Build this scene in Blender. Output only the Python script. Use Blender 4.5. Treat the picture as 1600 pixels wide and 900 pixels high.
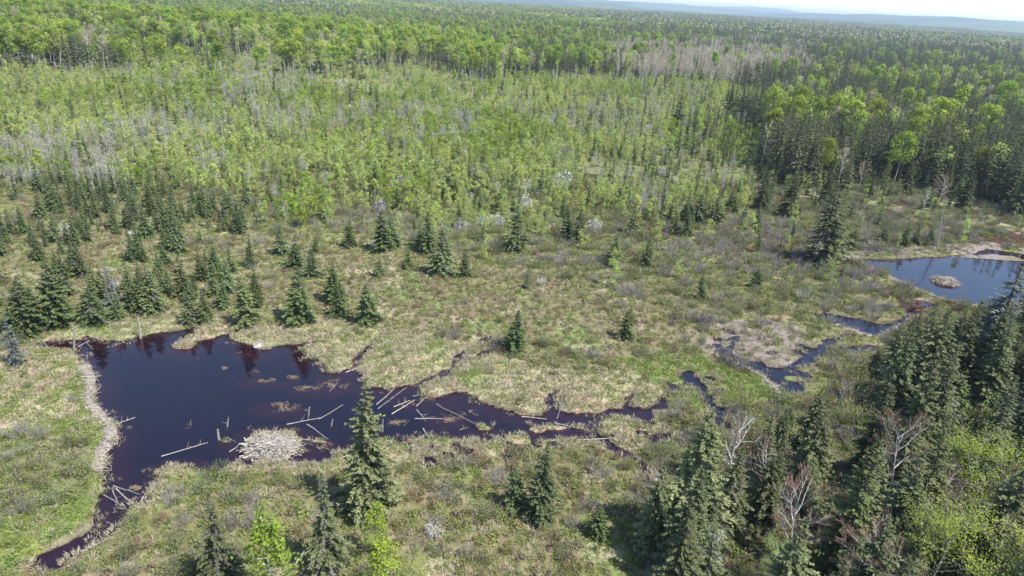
import bpy, math
import numpy as np
from mathutils import Matrix, Vector, Euler

for o in list(bpy.data.objects):
    bpy.data.objects.remove(o)
scene = bpy.context.scene
COL = scene.collection

# ------------------------------------------------------------------ camera, world, sun
CAM_H, FPX, PITCH, ROLL = 40.0, 1100.0, 22.3, 3.3
cd = bpy.data.cameras.new('camera'); cam = bpy.data.objects.new('camera', cd); COL.objects.link(cam)
cd.sensor_width = 36.0; cd.lens = 36.0 * FPX / 1600.0; cd.clip_start = 0.5; cd.clip_end = 60000
RM = Matrix.Rotation(math.radians(90 - PITCH), 4, 'X') @ Matrix.Rotation(math.radians(ROLL), 4, 'Z')
cam.matrix_world = Matrix.Translation((0, 0, CAM_H)) @ RM
scene.camera = cam
R3 = np.array(RM.to_3x3())

SUN_EL, SUN_AZ = 56.0, 120.0          # azimuth clockwise from +Y (the view direction): behind the camera, to the right
w = bpy.data.worlds.new('World'); scene.world = w; w.use_nodes = True
nt = w.node_tree; bg = nt.nodes['Background']
sky = nt.nodes.new('ShaderNodeTexSky'); sky.sky_type = 'NISHITA'; sky.sun_disc = False
sky.sun_elevation = math.radians(SUN_EL); sky.sun_rotation = math.radians(SUN_AZ)
sky.air_density = 1.0; sky.dust_density = 0.35; sky.ozone_density = 3.0
nt.links.new(sky.outputs[0], bg.inputs[0]); bg.inputs[1].default_value = 0.14
sl = bpy.data.lights.new('sun', 'SUN'); sun = bpy.data.objects.new('sun', sl); COL.objects.link(sun)
sl.energy = 4.6; sl.angle = math.radians(0.5); sl.color = (1.0, 0.965, 0.91)
sd_ = Vector((math.sin(math.radians(SUN_AZ)) * math.cos(math.radians(SUN_EL)),
              math.cos(math.radians(SUN_AZ)) * math.cos(math.radians(SUN_EL)), math.sin(math.radians(SUN_EL))))
sun.rotation_euler = sd_.to_track_quat('Z', 'Y').to_euler()
scene.view_settings.view_transform = 'Standard'; scene.view_settings.look = 'None'
scene.view_settings.exposure = 0.96; scene.view_settings.gamma = 1.0
scene.view_settings.use_curve_mapping = False
scene.cycles.max_bounces = 6; scene.cycles.transparent_max_bounces = 12
scene.cycles.volume_bounces = 0

# ------------------------------------------------------------------ maths
def vnoise(x, y, scale, seed=0):
    x = np.asarray(x, float) / scale + seed * 17.31; y = np.asarray(y, float) / scale - seed * 9.77
    xi = np.floor(x).astype(np.int64); yi = np.floor(y).astype(np.int64)
    fx = x - xi; fy = y - yi
    fx = fx * fx * (3 - 2 * fx); fy = fy * fy * (3 - 2 * fy)
    def h(a, b):
        n = (a * 374761393 + b * 668265263 + seed * 144665) & 0x7fffffff
        n = ((n ^ (n >> 13)) * 1274126177) & 0x7fffffff
        return ((n ^ (n >> 16)) & 0xffff) / 65535.0
    return ((h(xi, yi) * (1 - fx) + h(xi + 1, yi) * fx) * (1 - fy) + (h(xi, yi + 1) * (1 - fx) + h(xi + 1, yi + 1) * fx) * fy)
def fbm(x, y, scale, seed=0, n=3):
    s = 0; a = 0.5; t = 0
    for i in range(n):
        s = s + a * vnoise(x, y, scale / 2 ** i, seed + i); t += a; a *= 0.5
    return s / t
def sstep(a, b, x):
    t = np.clip((np.asarray(x, float) - a) / (b - a), 0, 1); return t * t * (3 - 2 * t)

def ray_ground(px, py, z=0.0):
    px = np.asarray(px, float); py = np.asarray(py, float)
    d = np.stack([(px - 800) / FPX, -(py - 450) / FPX, -np.ones_like(px)], -1) @ R3.T
    t = (z - CAM_H) / d[..., 2]
    return d[..., 0] * t, d[..., 1] * t
def project(x, y, z):
    p = np.stack([np.asarray(x, float), np.asarray(y, float), np.asarray(z, float) - CAM_H], -1) @ R3
    return 800 + FPX * p[..., 0] / -p[..., 2], 450 - FPX * p[..., 1] / -p[..., 2]
def polyw(pts, z=0.0):
    a = np.array(pts, float); x, y = ray_ground(a[:, 0], a[:, 1], z); return np.stack([x, y], -1)
def in_poly(x, y, P):
    r = np.zeros(np.shape(x), bool); n = len(P)
    for i in range(n):
        x0, y0 = P[i - 1]; x1, y1 = P[i]
        if y0 == y1: continue
        c = ((y0 > y) != (y1 > y)) & (x < (x1 - x0) * (y - y0) / (y1 - y0) + x0)
        r ^= c
    return r
def seg_dist(x, y, P, closed=True):
    d = np.full(np.shape(x), 1e9)
    for i in range(0 if closed else 1, len(P)):
        a = P[i - 1]; b = P[i]; ab = b - a; L = max(ab @ ab, 1e-9)
        t = np.clip(((x - a[0]) * ab[0] + (y - a[1]) * ab[1]) / L, 0, 1)
        d = np.minimum(d, np.hypot(x - a[0] - t * ab[0], y - a[1] - t * ab[1]))
    return d

# ------------------------------------------------------------------ water outlines (photo pixels -> ground)
POND = [(58,545),(62,536),(78,532),(108,531),(128,533),(135,527),(160,531),(185,535),(212,529),(222,526),(250,521),(280,518),(300,513),(309,507),
 (303,519),(288,530),(276,540),(292,545),(306,534),(342,528),(353,521),(360,532),(380,538),(397,544),(416,546),(440,540),(470,538),(500,529),(521,518),(517,525),
 (490,538),(464,547),(475,556),(492,562),(508,571),(512,582),(532,583),(552,577),(555,562),(568,545),(586,532),(580,542),(567,556),(560,577),(566,598),(585,606),
 (605,608),(628,602),(645,600),(662,594),(690,584),(703,575),(709,560),(722,551),(733,543),(727,553),(717,567),(709,580),(690,592),(668,601),(656,610),(664,620),(690,622),
 (715,612),(728,612),(737,623),(762,630),(792,640),(818,647),(846,651),(858,640),(866,630),(874,641),(900,648),(918,650),(932,645),(950,639),(972,640),(990,637),(1012,640),(1026,648),
 (1012,656),(985,650),(962,651),(944,655),(932,664),(938,676),(950,688),(968,700),(990,716),(980,716),(955,701),(938,688),(918,680),(905,690),(885,690),(860,688),(836,698),(806,704),(792,712),(788,694),(780,686),
 (758,689),(735,685),(702,683),(672,684),(642,690),(618,693),(596,697),(560,703),(512,704),(520,716),(502,727),(470,722),(440,724),(400,722),(372,720),(350,732),(330,731),(310,733),(290,728),
 (268,727),(250,734),(246,750),(240,766),(226,782),(206,788),(190,795),(183,806),(172,826),(152,844),(122,855),(102,868),(92,884),(70,892),(60,876),(76,866),(100,857),(130,838),(150,824),
 (152,806),(156,790),(160,768),(163,745),(162,722),(159,708),(170,695),(180,680),(180,669),(170,655),(152,641),(145,625),(148,605),(142,590),(132,574),(126,561),(116,549),(92,547)]
P2 = [(1118,550),(1137,540),(1151,536),(1143,549),(1155,560),(1175,568),(1190,562),(1200,575),(1215,577),(1232,573),(1246,571),(1252,556),(1270,548),(1287,539),(1301,529),(1309,531),(1291,545),(1276,560),
 (1262,570),(1242,577),(1264,585),(1263,594),(1250,600),(1250,610),(1236,621),(1220,621),(1212,605),(1200,590),(1180,580),(1150,566),(1130,558)]
P3 = [(1270,490),(1290,491),(1312,494),(1342,499),(1372,507),(1402,503),(1398,515),(1372,526),(1350,521),(1320,511),(1290,501)]
P3b = [(1408,487),(1425,482),(1442,486),(1438,494),(1420,495)]
P4a = [(1036,600),(1046,597),(1062,611),(1053,618),(1042,609)]
P4b = [(1076,590),(1086,585),(1095,598),(1104,604),(1106,622),(1097,623),(1090,606),(1080,599)]
P4c = [(1112,640),(1130,638),(1134,656),(1115,662)]
P5 = [(1338,408),(1350,405),(1375,406),(1410,405),(1440,403),(1470,401),(1500,400),(1532,405),(1522,397),(1540,389),(1580,394),(1610,400),(1625,406),(1640,430),(1630,465),(1595,480),(1545,481),(1510,476),
 (1462,464),(1430,450),(1400,437),(1370,420),(1350,413)]
WL = -0.12; WL5 = 0.45
WPOLY = [(polyw(p, WL), WL) for p in (POND, P2, P3, P3b, P4a, P4b, P4c)] + [(polyw(P5, WL5), WL5)]
# islets (px centre, px half sizes, height over the water)
ISL = [(425,694,46,26,.12),(812,688,22,9,.12),(838,672,16,5,.10),(870,668,26,6,.06),(755,668,14,5,.10),(500,690,16,4,.08),(1240,592,13,6,.14),(352,690,11,3,.05),(290,541,22,6,.06),(385,553,16,3,-.02),(480,608,20,4,-.05),
       (395,581,9,3,.0),(410,595,26,4,-.05),(458,590,8,3,-.02),(520,600,24,8,-.06),(430,635,30,7,-.08),(700,655,24,8,-.03),(640,630,18,4,-.06),(985,662,24,5,.12),(905,668,10,4,.1),(1478,440,17,7,.12),(1560,402,40,5,.1),(600,690,22,7,.05),(660,690,30,5,.06),(740,695,30,6,.08)]
ISLW = []
for (a, b, rx, ry, hh) in ISL:
    lev = WL5 if a > 1400 else WL
    cx, cy = ray_ground(a, b, lev); x1, _ = ray_ground(a + rx, b, lev); _, y1 = ray_ground(a, b - ry, lev)
    ISLW.append((float(cx), float(cy), abs(float(x1 - cx)), abs(float(y1 - cy)), lev, hh))

CHAN = [(polyw(p, WL), w_) for p, w_ in (([(1010,646),(1032,634),(1038,622),(1048,614)], .45), ([(1056,614),(1070,604),(1080,596)], .3), ([(1101,618),(1108,632),(1120,645)], .4), ([(1124,655),(1140,668),(1150,684)], .35),
 ([(1398,508),(1416,498),(1424,488),(1446,478)], .45), ([(1305,531),(1322,522),(1345,522)], .35), ([(730,546),(748,536),(765,526)], .3), ([(985,712),(1005,728),(1012,748)], .4), ([(790,700),(812,690),(850,700),(890,694),(930,700)], .4), ([(1270,490),(1245,486),(1225,478)], .3),
 ([(586,534),(598,526),(604,518)], .28), ([(712,566),(735,562),(760,552)], .22), ([(858,640),(862,622),(870,612)], .3), ([(980,638),(984,622),(990,612)], .25), ([(120,856),(160,838),(180,815)], .8), ([(66,882),(100,866),(130,850)], .9), ([(62,538),(40,548),(20,552)], .4))]
_pr = np.random.default_rng(9)
for a, b, n_ in ((1080, 600, 5), (1160, 528, 10), (1240, 545, 6), (1330, 545, 6), (880, 690, 8), (960, 668, 6), (1020, 690, 5), (700, 710, 6), (640, 705, 4), (1380, 480, 5)):
    for _ in range(n_):
        q = (a + _pr.uniform(-48, 48), b + _pr.uniform(-16, 16)); CHAN.append((polyw([q, (q[0] + _pr.uniform(-10, 10), q[1] + _pr.uniform(-3, 3))], WL), _pr.uniform(.3, .75)))
def far_height(x, y):
    d = np.hypot(x, y)
    z = sstep(130, 600, d) * 5 * (fbm(x, y, 170, 3) - 0.42) + sstep(500, 3500, d) * 26 * (fbm(x, y, 900, 5) - 0.45)
    z = z + 9 * np.exp(-(((x + 240) / 170) ** 2 + ((y - 430) / 150) ** 2))
    z = z + sstep(4200, 8000, d) * (22 + 300 * np.clip(fbm(x, y, 2300, 8) - 0.44, 0, 1) + 170 * np.clip(fbm(x, y, 1100, 14, 2) - .5, 0, 1))
    return z
def water_sd(x, y):
    """signed distance to the nearest water outline (negative inside) and its level"""
    sd = np.full(np.shape(x), 1e9); lv = np.full(np.shape(x), WL)
    for P, l in WPOLY:
        d = seg_dist(x, y, P); d = np.where(in_poly(x, y, P), -d, d)
        m = d < sd; sd = np.where(m, d, sd); lv = np.where(m, l, lv)
    for P, w_ in CHAN:
        d = seg_dist(x, y, P, False) - w_ * .75 + (.75 * (vnoise(x, y, 2.6, 33) - .42) if w_ < .7 else 0); m = d < sd; sd = np.where(m, d, sd); lv = np.where(m, WL, lv)
    return sd, lv
def ground_z(x, y, sd=None, lv=None):
    x = np.asarray(x, float); y = np.asarray(y, float)
    near = (np.abs(x - 15) < 130) & (y > 20) & (y < 175)
    z = far_height(x, y)
    if np.any(near):
        xs, ys = x[near], y[near]
        if sd is None: s, l = water_sd(xs, ys)
        else: s, l = sd[near], lv[near]
        d5 = seg_dist(xs, ys, WPOLY[-1][0]); d5 = np.where(in_poly(xs, ys, WPOLY[-1][0]), 0, d5)
        base = (WL5 - WL) * (1 - sstep(1.0, 9.0, d5))
        sj = s - 0.16 + 0.75 * (vnoise(xs, ys, 1.5, 4) - 0.5) + 0.25 * (vnoise(xs, ys, 0.55, 6) - 0.5)
        hum = 0.26 * vnoise(xs, ys, 1.6, 1) ** 1.5 + 0.5 * fbm(xs, ys, 16, 2) * sstep(0, 14, s)
        out = WL + base + 0.02 + 0.13 * np.clip(sj, 0, 1.2) + hum * sstep(0.0, 2.0, sj)
        ins = l - 0.04 - 0.26 * np.clip(-sj, 0, 3.2) + 0.08 * (vnoise(xs, ys, 0.9, 9) - 0.5) * sstep(0, 1, -sj)
        zz = np.where(sj > 0, out, ins)
        for cx, cy, rx, ry, lev, hh in ISLW:
            q = np.hypot((xs - cx) / rx, (ys - cy) / ry) + 0.5 * (vnoise(xs, ys, 0.8, 12) - 0.5)
            zz = np.maximum(zz, np.where(q < 1.6, lev + hh - (hh + 0.25) * sstep(0.55, 1.35, q), -9))
        z[near] = zz + z[near]
    return z

# ------------------------------------------------------------------ zones on the ground, read off the photograph
ZP = {
 'green': [[(0,690),(110,655),(150,690),(160,740),(150,800),(60,870),(0,905)], [(950,560),(1090,560),(1235,612),(1150,645),(1050,640),(1000,590)], [(120,560),(150,640),(180,690),(160,720),(140,660),(110,600)]],
 'leftshrub': [[(-60,690),(60,680),(135,700),(140,770),(60,810),(-60,820)]],
 'mud': [[(1062,536),(1110,510),(1150,504),(1200,503),(1240,515),(1300,528),(1270,548),(1240,566),(1200,577),(1130,556)], [(1325,404),(1420,393),(1520,374),(1620,366),(1700,380),(1600,402),(1440,407),(1350,412)]],
 'sedge': [[(430,508),(520,505),(600,512),(700,535),(800,562),(900,588),(1000,598),(1060,620),(1050,670),(1010,705),(900,700),(800,715),(600,735),(480,745),(240,735),(330,640),(440,545)],
           [(80,500),(220,500),(300,492),(440,508),(470,545),(300,540),(60,545)], [(-60,545),(125,545),(150,640),(180,690),(120,710),(-60,690)], [(180,800),(250,730),(320,728),(300,770),(200,830)]],
 'lstand': [[(-80,330),(60,300),(250,300),(400,330),(395,420),(370,475),(220,495),(-80,540)]],
 'heath': [[(220,495),(370,475),(400,380),(500,365),(640,385),(800,420),(1000,470),(1090,520),(1060,545),(950,560),(780,535),(560,505),(300,505)]],
 'fforest': [[(985,720),(1030,670),(1150,640),(1245,628),(1330,590),(1440,482),(1560,486),(1700,470),(1900,560),(1900,1150),(1060,1150),(1010,850)]],
 'fg': [[(-200,790),(60,890),(240,770),(480,745),(800,715),(1010,705),(1000,850),(1060,1200),(-200,1200)]],
}
MATURE = [(-900,150),(0,140),(200,125),(400,116),(600,114),(750,126),(900,114),(1000,124),(1130,124),(1175,160),(1165,260),(1250,305),(1350,285),(1480,300),(1600,345),(2400,420),(2400,-400),(-900,-400)]
REGEN = [(-900,150),(-900,420),(-80,400),(60,310),(250,305),(400,335),(640,345),(800,345),(1000,345),(1180,330),(1165,260),(1175,160),(1130,100),(-900,100)]
ZID = {k: i for i, k in enumerate(['shrubmix', 'mature', 'regen', 'fg', 'heath', 'lstand', 'sedge', 'green', 'leftshrub', 'mud', 'fforest'])}
def zone_of(x, y, jit=1.0):
    px, py = project(x, y, np.zeros(np.shape(x)))
    j = 14 * jit
    px = px + j * (vnoise(x, y, 5, 21) - 0.5) * 2; py = py + j * (vnoise(x, y, 5, 22) - 0.5)
    fj = sstep(170, 280, np.hypot(x, y)); px = px + fj * 120 * (fbm(x, y, 30, 24, 3) - .5) * 2; py = py + fj * 34 * (fbm(x, y, 34, 25, 3) - .5) * 2
    py = np.where(np.asarray(y) < 12, 1100, py)
    z = np.zeros(np.shape(x), int)
    z[in_poly(px, py + (56 * (fbm(x, y, 13, 26, 3) - .5) + 8 * (vnoise(x, y, 2.3, 28) - .5)) * 2, REGEN)] = ZID['regen']; z[in_poly(px, py, MATURE)] = ZID['mature']
    for k in ('fg', 'heath', 'lstand', 'sedge', 'green', 'leftshrub', 'mud', 'fforest'):
        for P in ZP[k]: z[in_poly(px, py, P) & ((fbm(x, y, 3.4, 29, 2) > .40) if k == 'mud' else True)] = ZID[k]
    return z, px, py

# ------------------------------------------------------------------ materials
def new_mat(name):
    m = bpy.data.materials.new(name); m.use_nodes = True
    t = m.node_tree; t.nodes.clear(); out = t.nodes.new('ShaderNodeOutputMaterial'); return m, t, out
def N(t, ty, **kw):
    n = t.nodes.new(ty)
    for k, v in kw.items():
        if k in n.inputs: n.inputs[k].default_value = v
        else: setattr(n, k, v)
    return n
def c4(c): return (c[0], c[1], c[2], 1)
def plant_mat(name, c1, c2, transl=0.0, var=0.35, rough=0.8, hue=0.02):
    """colour runs c1..c2 by the per-face 'tint', value and hue vary from plant to plant"""
    m, t, out = new_mat(name)
    at = N(t, 'ShaderNodeAttribute', attribute_name='tint'); oi = N(t, 'ShaderNodeObjectInfo')
    mx = N(t, 'ShaderNodeMix', data_type='RGBA'); mx.inputs[6].default_value = c4(c1); mx.inputs[7].default_value = c4(c2)
    t.links.new(at.outputs['Fac'], mx.inputs[0])
    hs = N(t, 'ShaderNodeHueSaturation')
    mr = N(t, 'ShaderNodeMapRange'); mr.inputs[3].default_value = 1 - var; mr.inputs[4].default_value = 1 + var
    t.links.new(oi.outputs['Random'], mr.inputs[0]); t.links.new(mr.outputs[0], hs.inputs['Value'])
    wn = N(t, 'ShaderNodeTexWhiteNoise', noise_dimensions='1D'); t.links.new(oi.outputs['Random'], wn.inputs['W'])
    mh = N(t, 'ShaderNodeMapRange'); mh.inputs[3].default_value = 0.5 - hue; mh.inputs[4].default_value = 0.5 + hue
    t.links.new(wn.outputs['Value'], mh.inputs[0]); t.links.new(mh.outputs[0], hs.inputs['Hue'])
    t.links.new(mx.outputs[2], hs.inputs['Color'])
    d = N(t, 'ShaderNodeBsdfDiffuse'); t.links.new(hs.outputs[0], d.inputs[0])
    last = d
    if transl:
        tr = N(t, 'ShaderNodeBsdfTranslucent'); t.links.new(hs.outputs[0], tr.inputs[0])
        ms = N(t, 'ShaderNodeMixShader'); ms.inputs[0].default_value = transl
        t.links.new(d.outputs[0], ms.inputs[1]); t.links.new(tr.outputs[0], ms.inputs[2]); last = ms
    t.links.new(last.outputs[0], out.inputs[0]); return m
def noise_mat(name, c1, c2, scale, rough=0.9, bump=0.0, detail=6, stretch=None):
    m, t, out = new_mat(name)
    tc = N(t, 'ShaderNodeTexCoord'); nz = N(t, 'ShaderNodeTexNoise'); nz.inputs['Scale'].default_value = scale; nz.inputs['Detail'].default_value = detail
    src = tc.outputs['Object']
    if stretch:
        mp = N(t, 'ShaderNodeMapping'); mp.inputs['Scale'].default_value = stretch; t.links.new(src, mp.inputs[0]); src = mp.outputs[0]
    t.links.new(src, nz.inputs['Vector'])
    cr = N(t, 'ShaderNodeValToRGB'); cr.color_ramp.elements[0].position = 0.32; cr.color_ramp.elements[1].position = 0.68
    cr.color_ramp.elements[0].color = c4(c1); cr.color_ramp.elements[1].color = c4(c2); t.links.new(nz.outputs[0], cr.inputs[0])
    p = N(t, 'ShaderNodeBsdfPrincipled'); p.inputs['Roughness'].default_value = rough; p.inputs['Specular IOR Level'].default_value = 0.2
    t.links.new(cr.outputs[0], p.inputs['Base Color'])
    if bump:
        b = N(t, 'ShaderNodeBump'); b.inputs['Strength'].default_value = bump; b.inputs['Distance'].default_value = 0.05
        t.links.new(nz.outputs[0], b.inputs['Height']); t.links.new(b.outputs[0], p.inputs['Normal'])
    t.links.new(p.outputs[0], out.inputs[0]); return m

M = {}
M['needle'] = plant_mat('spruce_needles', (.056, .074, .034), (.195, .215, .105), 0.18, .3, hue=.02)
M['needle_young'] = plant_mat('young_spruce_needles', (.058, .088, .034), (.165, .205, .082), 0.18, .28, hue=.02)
M['needle_blue'] = plant_mat('bluish_needles', (.07, .09, .075), (.20, .22, .19), 0.1, .2, hue=.01)
M['needle_grey'] = plant_mat('lichen_grey_twigs', (.10, .095, .085), (.30, .29, .25), 0.0, .25, hue=.01)
M['leaf_bright'] = plant_mat('fresh_green_leaves', (.16, .24, .028), (.36, .44, .075), 0.4, .26, hue=.018)
M['leaf_soft'] = plant_mat('soft_green_leaves', (.18, .25, .035), (.39, .455, .09), 0.4, .15, hue=.008)
M['leaf_pale'] = plant_mat('pale_spring_leaves', (.27, .35, .065), (.50, .55, .16), 0.42, .25, hue=.02)
M['leaf_olive'] = plant_mat('olive_leaves', (.115, .14, .04), (.25, .27, .085), 0.3, .3, hue=.03)
M['heath'] = plant_mat('heath_twigs', (.125, .105, .065), (.25, .21, .14), 0.1, .3, hue=.02)
M['twig_grey'] = plant_mat('grey_twigs', (.15, .13, .12), (.30, .27, .25), 0, .25, hue=.02)
M['twig_tan'] = plant_mat('tan_catkin_twigs', (.30, .26, .18), (.55, .49, .36), 0.2, .2, hue=.02)
M['twig_red'] = plant_mat('reddish_twigs', (.16, .10, .075), (.30, .20, .15), 0.1, .25, hue=.02)
M['blossom'] = plant_mat('white_blossom', (.36, .38, .31), (.62, .62, .57), 0.2, .1, hue=.0)
M['straw'] = plant_mat('straw_sedge', (.30, .26, .17), (.43, .38, .27), 0.2, .14, hue=.015)
M['grass'] = plant_mat('green_grass', (.14, .185, .05), (.25, .29, .09), 0.3, .18, hue=.03)
M['bark_dark'] = noise_mat('spruce_bark', (.06, .05, .04), (.16, .14, .12), 6, bump=.4)
M['bark_pale'] = noise_mat('birch_bark', (.34, .32, .29), (.68, .66, .62), 5, bump=.2, stretch=(1, 1, 3))
M['bark_sap'] = noise_mat('sapling_bark', (.22, .21, .18), (.42, .41, .37), 3)
M['twig_pale'] = plant_mat('pale_sapling_twigs', (.20, .185, .165), (.38, .36, .33), 0, .25, hue=.015)
M['bark_white'] = noise_mat('white_sapling_bark', (.30, .29, .27), (.52, .50, .47), 3)
M['wood_grey'] = noise_mat('weathered_wood', (.17, .15, .135), (.36, .33, .30), 7, bump=.3)
M['wood_dark'] = noise_mat('wet_grey_wood', (.10, .085, .075), (.27, .245, .22), 7, bump=.3)
M['wood_tan'] = noise_mat('pale_barkless_wood', (.30, .25, .19), (.50, .44, .35), 9, bump=.3)
M['rock'] = noise_mat('pale_rock', (.22, .20, .19), (.46, .43, .41), 1.6, bump=.6)
M['peat'] = noise_mat('lodge_peat', (.16, .125, .10), (.34, .29, .23), 3, bump=.8)
M['stick'] = plant_mat('peeled_sticks', (.17, .145, .125), (.42, .38, .33), 0, .0, hue=0)

# ground: vertex colour zones, pond bed darkened for water absorption, broken up by procedural noise
def ground_mat():
    m, t, out = new_mat('ground_cover')
    at = N(t, 'ShaderNodeAttribute', attribute_name='zone_colour'); tc = N(t, 'ShaderNodeTexCoord')
    n1 = N(t, 'ShaderNodeTexNoise'); n1.inputs['Scale'].default_value = 2.6; n1.inputs['Detail'].default_value = 9; n1.inputs['Roughness'].default_value = .72
    n2 = N(t, 'ShaderNodeTexNoise'); n2.inputs['Scale'].default_value = 0.33; n2.inputs['Detail'].default_value = 5
    for n in (n1, n2): t.links.new(tc.outputs['Object'], n.inputs['Vector'])
    hs = N(t, 'ShaderNodeHueSaturation')
    mr = N(t, 'ShaderNodeMapRange'); mr.inputs[1].default_value = .25; mr.inputs[2].default_value = .75; mr.inputs[3].default_value = .6; mr.inputs[4].default_value = 1.35
    t.links.new(n1.outputs[0], mr.inputs[0]); t.links.new(mr.outputs[0], hs.inputs['Value'])
    mh = N(t, 'ShaderNodeMapRange'); mh.inputs[1].default_value = .3; mh.inputs[2].default_value = .7; mh.inputs[3].default_value = .475; mh.inputs[4].default_value = .525
    t.links.new(n2.outputs[0], mh.inputs[0]); t.links.new(mh.outputs[0], hs.inputs['Hue'])
    t.links.new(at.outputs['Color'], hs.inputs['Color'])
    p = N(t, 'ShaderNodeBsdfPrincipled'); p.inputs['Roughness'].default_value = .95; p.inputs['Specular IOR Level'].default_value = .1
    b = N(t, 'ShaderNodeBump'); b.inputs['Strength'].default_value = .7; b.inputs['Distance'].default_value = .12
    t.links.new(n1.outputs[0], b.inputs['Height']); t.links.new(b.outputs[0], p.inputs['Normal'])
    t.links.new(hs.outputs[0], p.inputs['Base Color']); t.links.new(p.outputs[0], out.inputs[0]); return m
def water_mat():
    m, t, out = new_mat('tannin_water')
    tr = N(t, 'ShaderNodeBsdfTransparent'); tr.inputs[0].default_value = (.55, .36, .33, 1)
    gl = N(t, 'ShaderNodeBsdfGlossy'); gl.inputs['Roughness'].default_value = 0.03; gl.inputs[0].default_value = (1, 1, 1, 1)
    fr = N(t, 'ShaderNodeFresnel'); fr.inputs['IOR'].default_value = 1.50
    df = N(t, 'ShaderNodeBsdfDiffuse'); df.inputs[0].default_value = (.018, .012, .045, 1); m0 = N(t, 'ShaderNodeMixShader'); m0.inputs[0].default_value = .15  # indigo diffuse paints in part of the blue of the reflected sky
    t.links.new(tr.outputs[0], m0.inputs[1]); t.links.new(df.outputs[0], m0.inputs[2])
    tc = N(t, 'ShaderNodeTexCoord'); nz = N(t, 'ShaderNodeTexNoise'); nz.inputs['Scale'].default_value = 1.7; nz.inputs['Detail'].default_value = 3
    b = N(t, 'ShaderNodeBump'); b.inputs['Strength'].default_value = .06; b.inputs['Distance'].default_value = .05
    t.links.new(tc.outputs['Object'], nz.inputs['Vector']); t.links.new(nz.outputs[0], b.inputs['Height'])
    n3 = N(t, 'ShaderNodeTexNoise'); n3.inputs['Scale'].default_value = .16; n3.inputs['Detail'].default_value = 4; m3 = N(t, 'ShaderNodeMapRange'); m3.inputs[1].default_value = .42; m3.inputs[2].default_value = .68; m3.inputs[3].default_value = .015; m3.inputs[4].default_value = .13
    t.links.new(tc.outputs['Object'], n3.inputs['Vector']); t.links.new(n3.outputs[0], m3.inputs[0]); t.links.new(m3.outputs[0], gl.inputs['Roughness'])
    t.links.new(b.outputs[0], gl.inputs['Normal']); t.links.new(b.outputs[0], fr.inputs['Normal'])
    ms = N(t, 'ShaderNodeMixShader'); t.links.new(fr.outputs[0], ms.inputs[0]); t.links.new(m0.outputs[0], ms.inputs[1]); t.links.new(gl.outputs[0], ms.inputs[2])
    t.links.new(ms.outputs[0], out.inputs[0]); return m

# ------------------------------------------------------------------ mesh building
class MB:
    def __init__(s): s.q = []; s.m = []; s.t = []
    def quads(s, q, mat, tint):
        q = np.asarray(q, np.float32).reshape(-1, 4, 3); n = len(q)
        s.q.append(q); s.m.append(np.full(n, mat, np.int32)); s.t.append(np.broadcast_to(np.asarray(tint, np.float32), (n,)).copy())
    def tube(s, pts, rad, n, mat, tint=.5):
        pts = np.asarray(pts, float); k = len(pts); rad = np.asarray(rad, float)
        d = np.gradient(pts, axis=0); d /= np.linalg.norm(d, axis=1)[:, None] + 1e-9
        ref = np.array([1., .1, 0]) if abs(d[0][2]) > .7 else np.array([0, .1, 1.])
        u = np.cross(d, ref); u /= np.linalg.norm(u, axis=1)[:, None]; v = np.cross(d, u)
        a = np.arange(n) * 2 * math.pi / n
        ring = pts[:, None] + rad[:, None, None] * (np.cos(a)[None, :, None] * u[:, None] + np.sin(a)[None, :, None] * v[:, None])
        r2 = np.roll(ring, -1, axis=1)
        s.quads(np.stack([ring[:-1], r2[:-1], r2[1:], ring[1:]], 2).reshape(-1, 4, 3), mat, tint)
        for e, o in ((0, 1), (-1, -1)):           # end caps as fans of degenerate-free quads
            if rad[e] > 0.02:
                c = ring[e]
                if n == 4: s.quads([c[::o]], mat, tint)
                else:
                    for i in range(1, n - 1, 2): s.quads([[c[0], c[i], c[min(i + 1, n - 1)], c[min(i + 2, n - 1)] if i + 2 < n else (c[0] + c[min(i + 1, n - 1)]) / 2]], mat, tint)
    def diamonds(s, pos, dr, ln, wd, mat, tint, rng, nrm=None):
        pos = np.asarray(pos, float); n = len(pos)
        dr = dr / (np.linalg.norm(dr, axis=1)[:, None] + 1e-9)
        r = rng.normal(size=(n, 3)); r[:, 2] += .9
        if nrm is not None: r = nrm + rng.normal(0, .3, (n, 3))
        sd = np.cross(dr, r); sd /= np.linalg.norm(sd, axis=1)[:, None] + 1e-9
        ln = np.broadcast_to(ln, (n,))[:, None]; wd = np.broadcast_to(wd, (n,))[:, None]
        mid = pos + dr * ln * .5
        s.quads(np.stack([pos, mid + sd * wd * .5, pos + dr * ln, mid - sd * wd * .5], 1), mat, tint)
    def mesh(s, name, mats):
        q = np.concatenate(s.q); n = len(q); me = bpy.data.meshes.new(name)
        me.vertices.add(n * 4); me.vertices.foreach_set('co', q.reshape(-1))
        me.loops.add(n * 4); me.loops.foreach_set('vertex_index', np.arange(n * 4, dtype=np.int32))
        me.polygons.add(n); me.polygons.foreach_set('loop_start', np.arange(0, n * 4, 4, dtype=np.int32))
        me.polygons.foreach_set('material_index', np.concatenate(s.m))
        a = me.attributes.new('tint', 'FLOAT', 'FACE'); a.data.foreach_set('value', np.concatenate(s.t))
        for mt in mats: me.materials.append(mt)
        me.update(); me.validate(); return me
def join(a, b):
    c = MB(); c.q = a.q + b.q; c.m = a.m + b.m; c.t = a.t + b.t; return c

def obj(name, me, parent=None):
    o = bpy.data.objects.new(name, me); COL.objects.link(o)
    if parent: o.parent = parent
    return o
def tag(o, label=None, cat=None, group=None, kind=None):
    if label: o['label'] = label
    if cat: o['category'] = cat
    if group: o['group'] = group
    if kind: o['kind'] = kind
    return o

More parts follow.
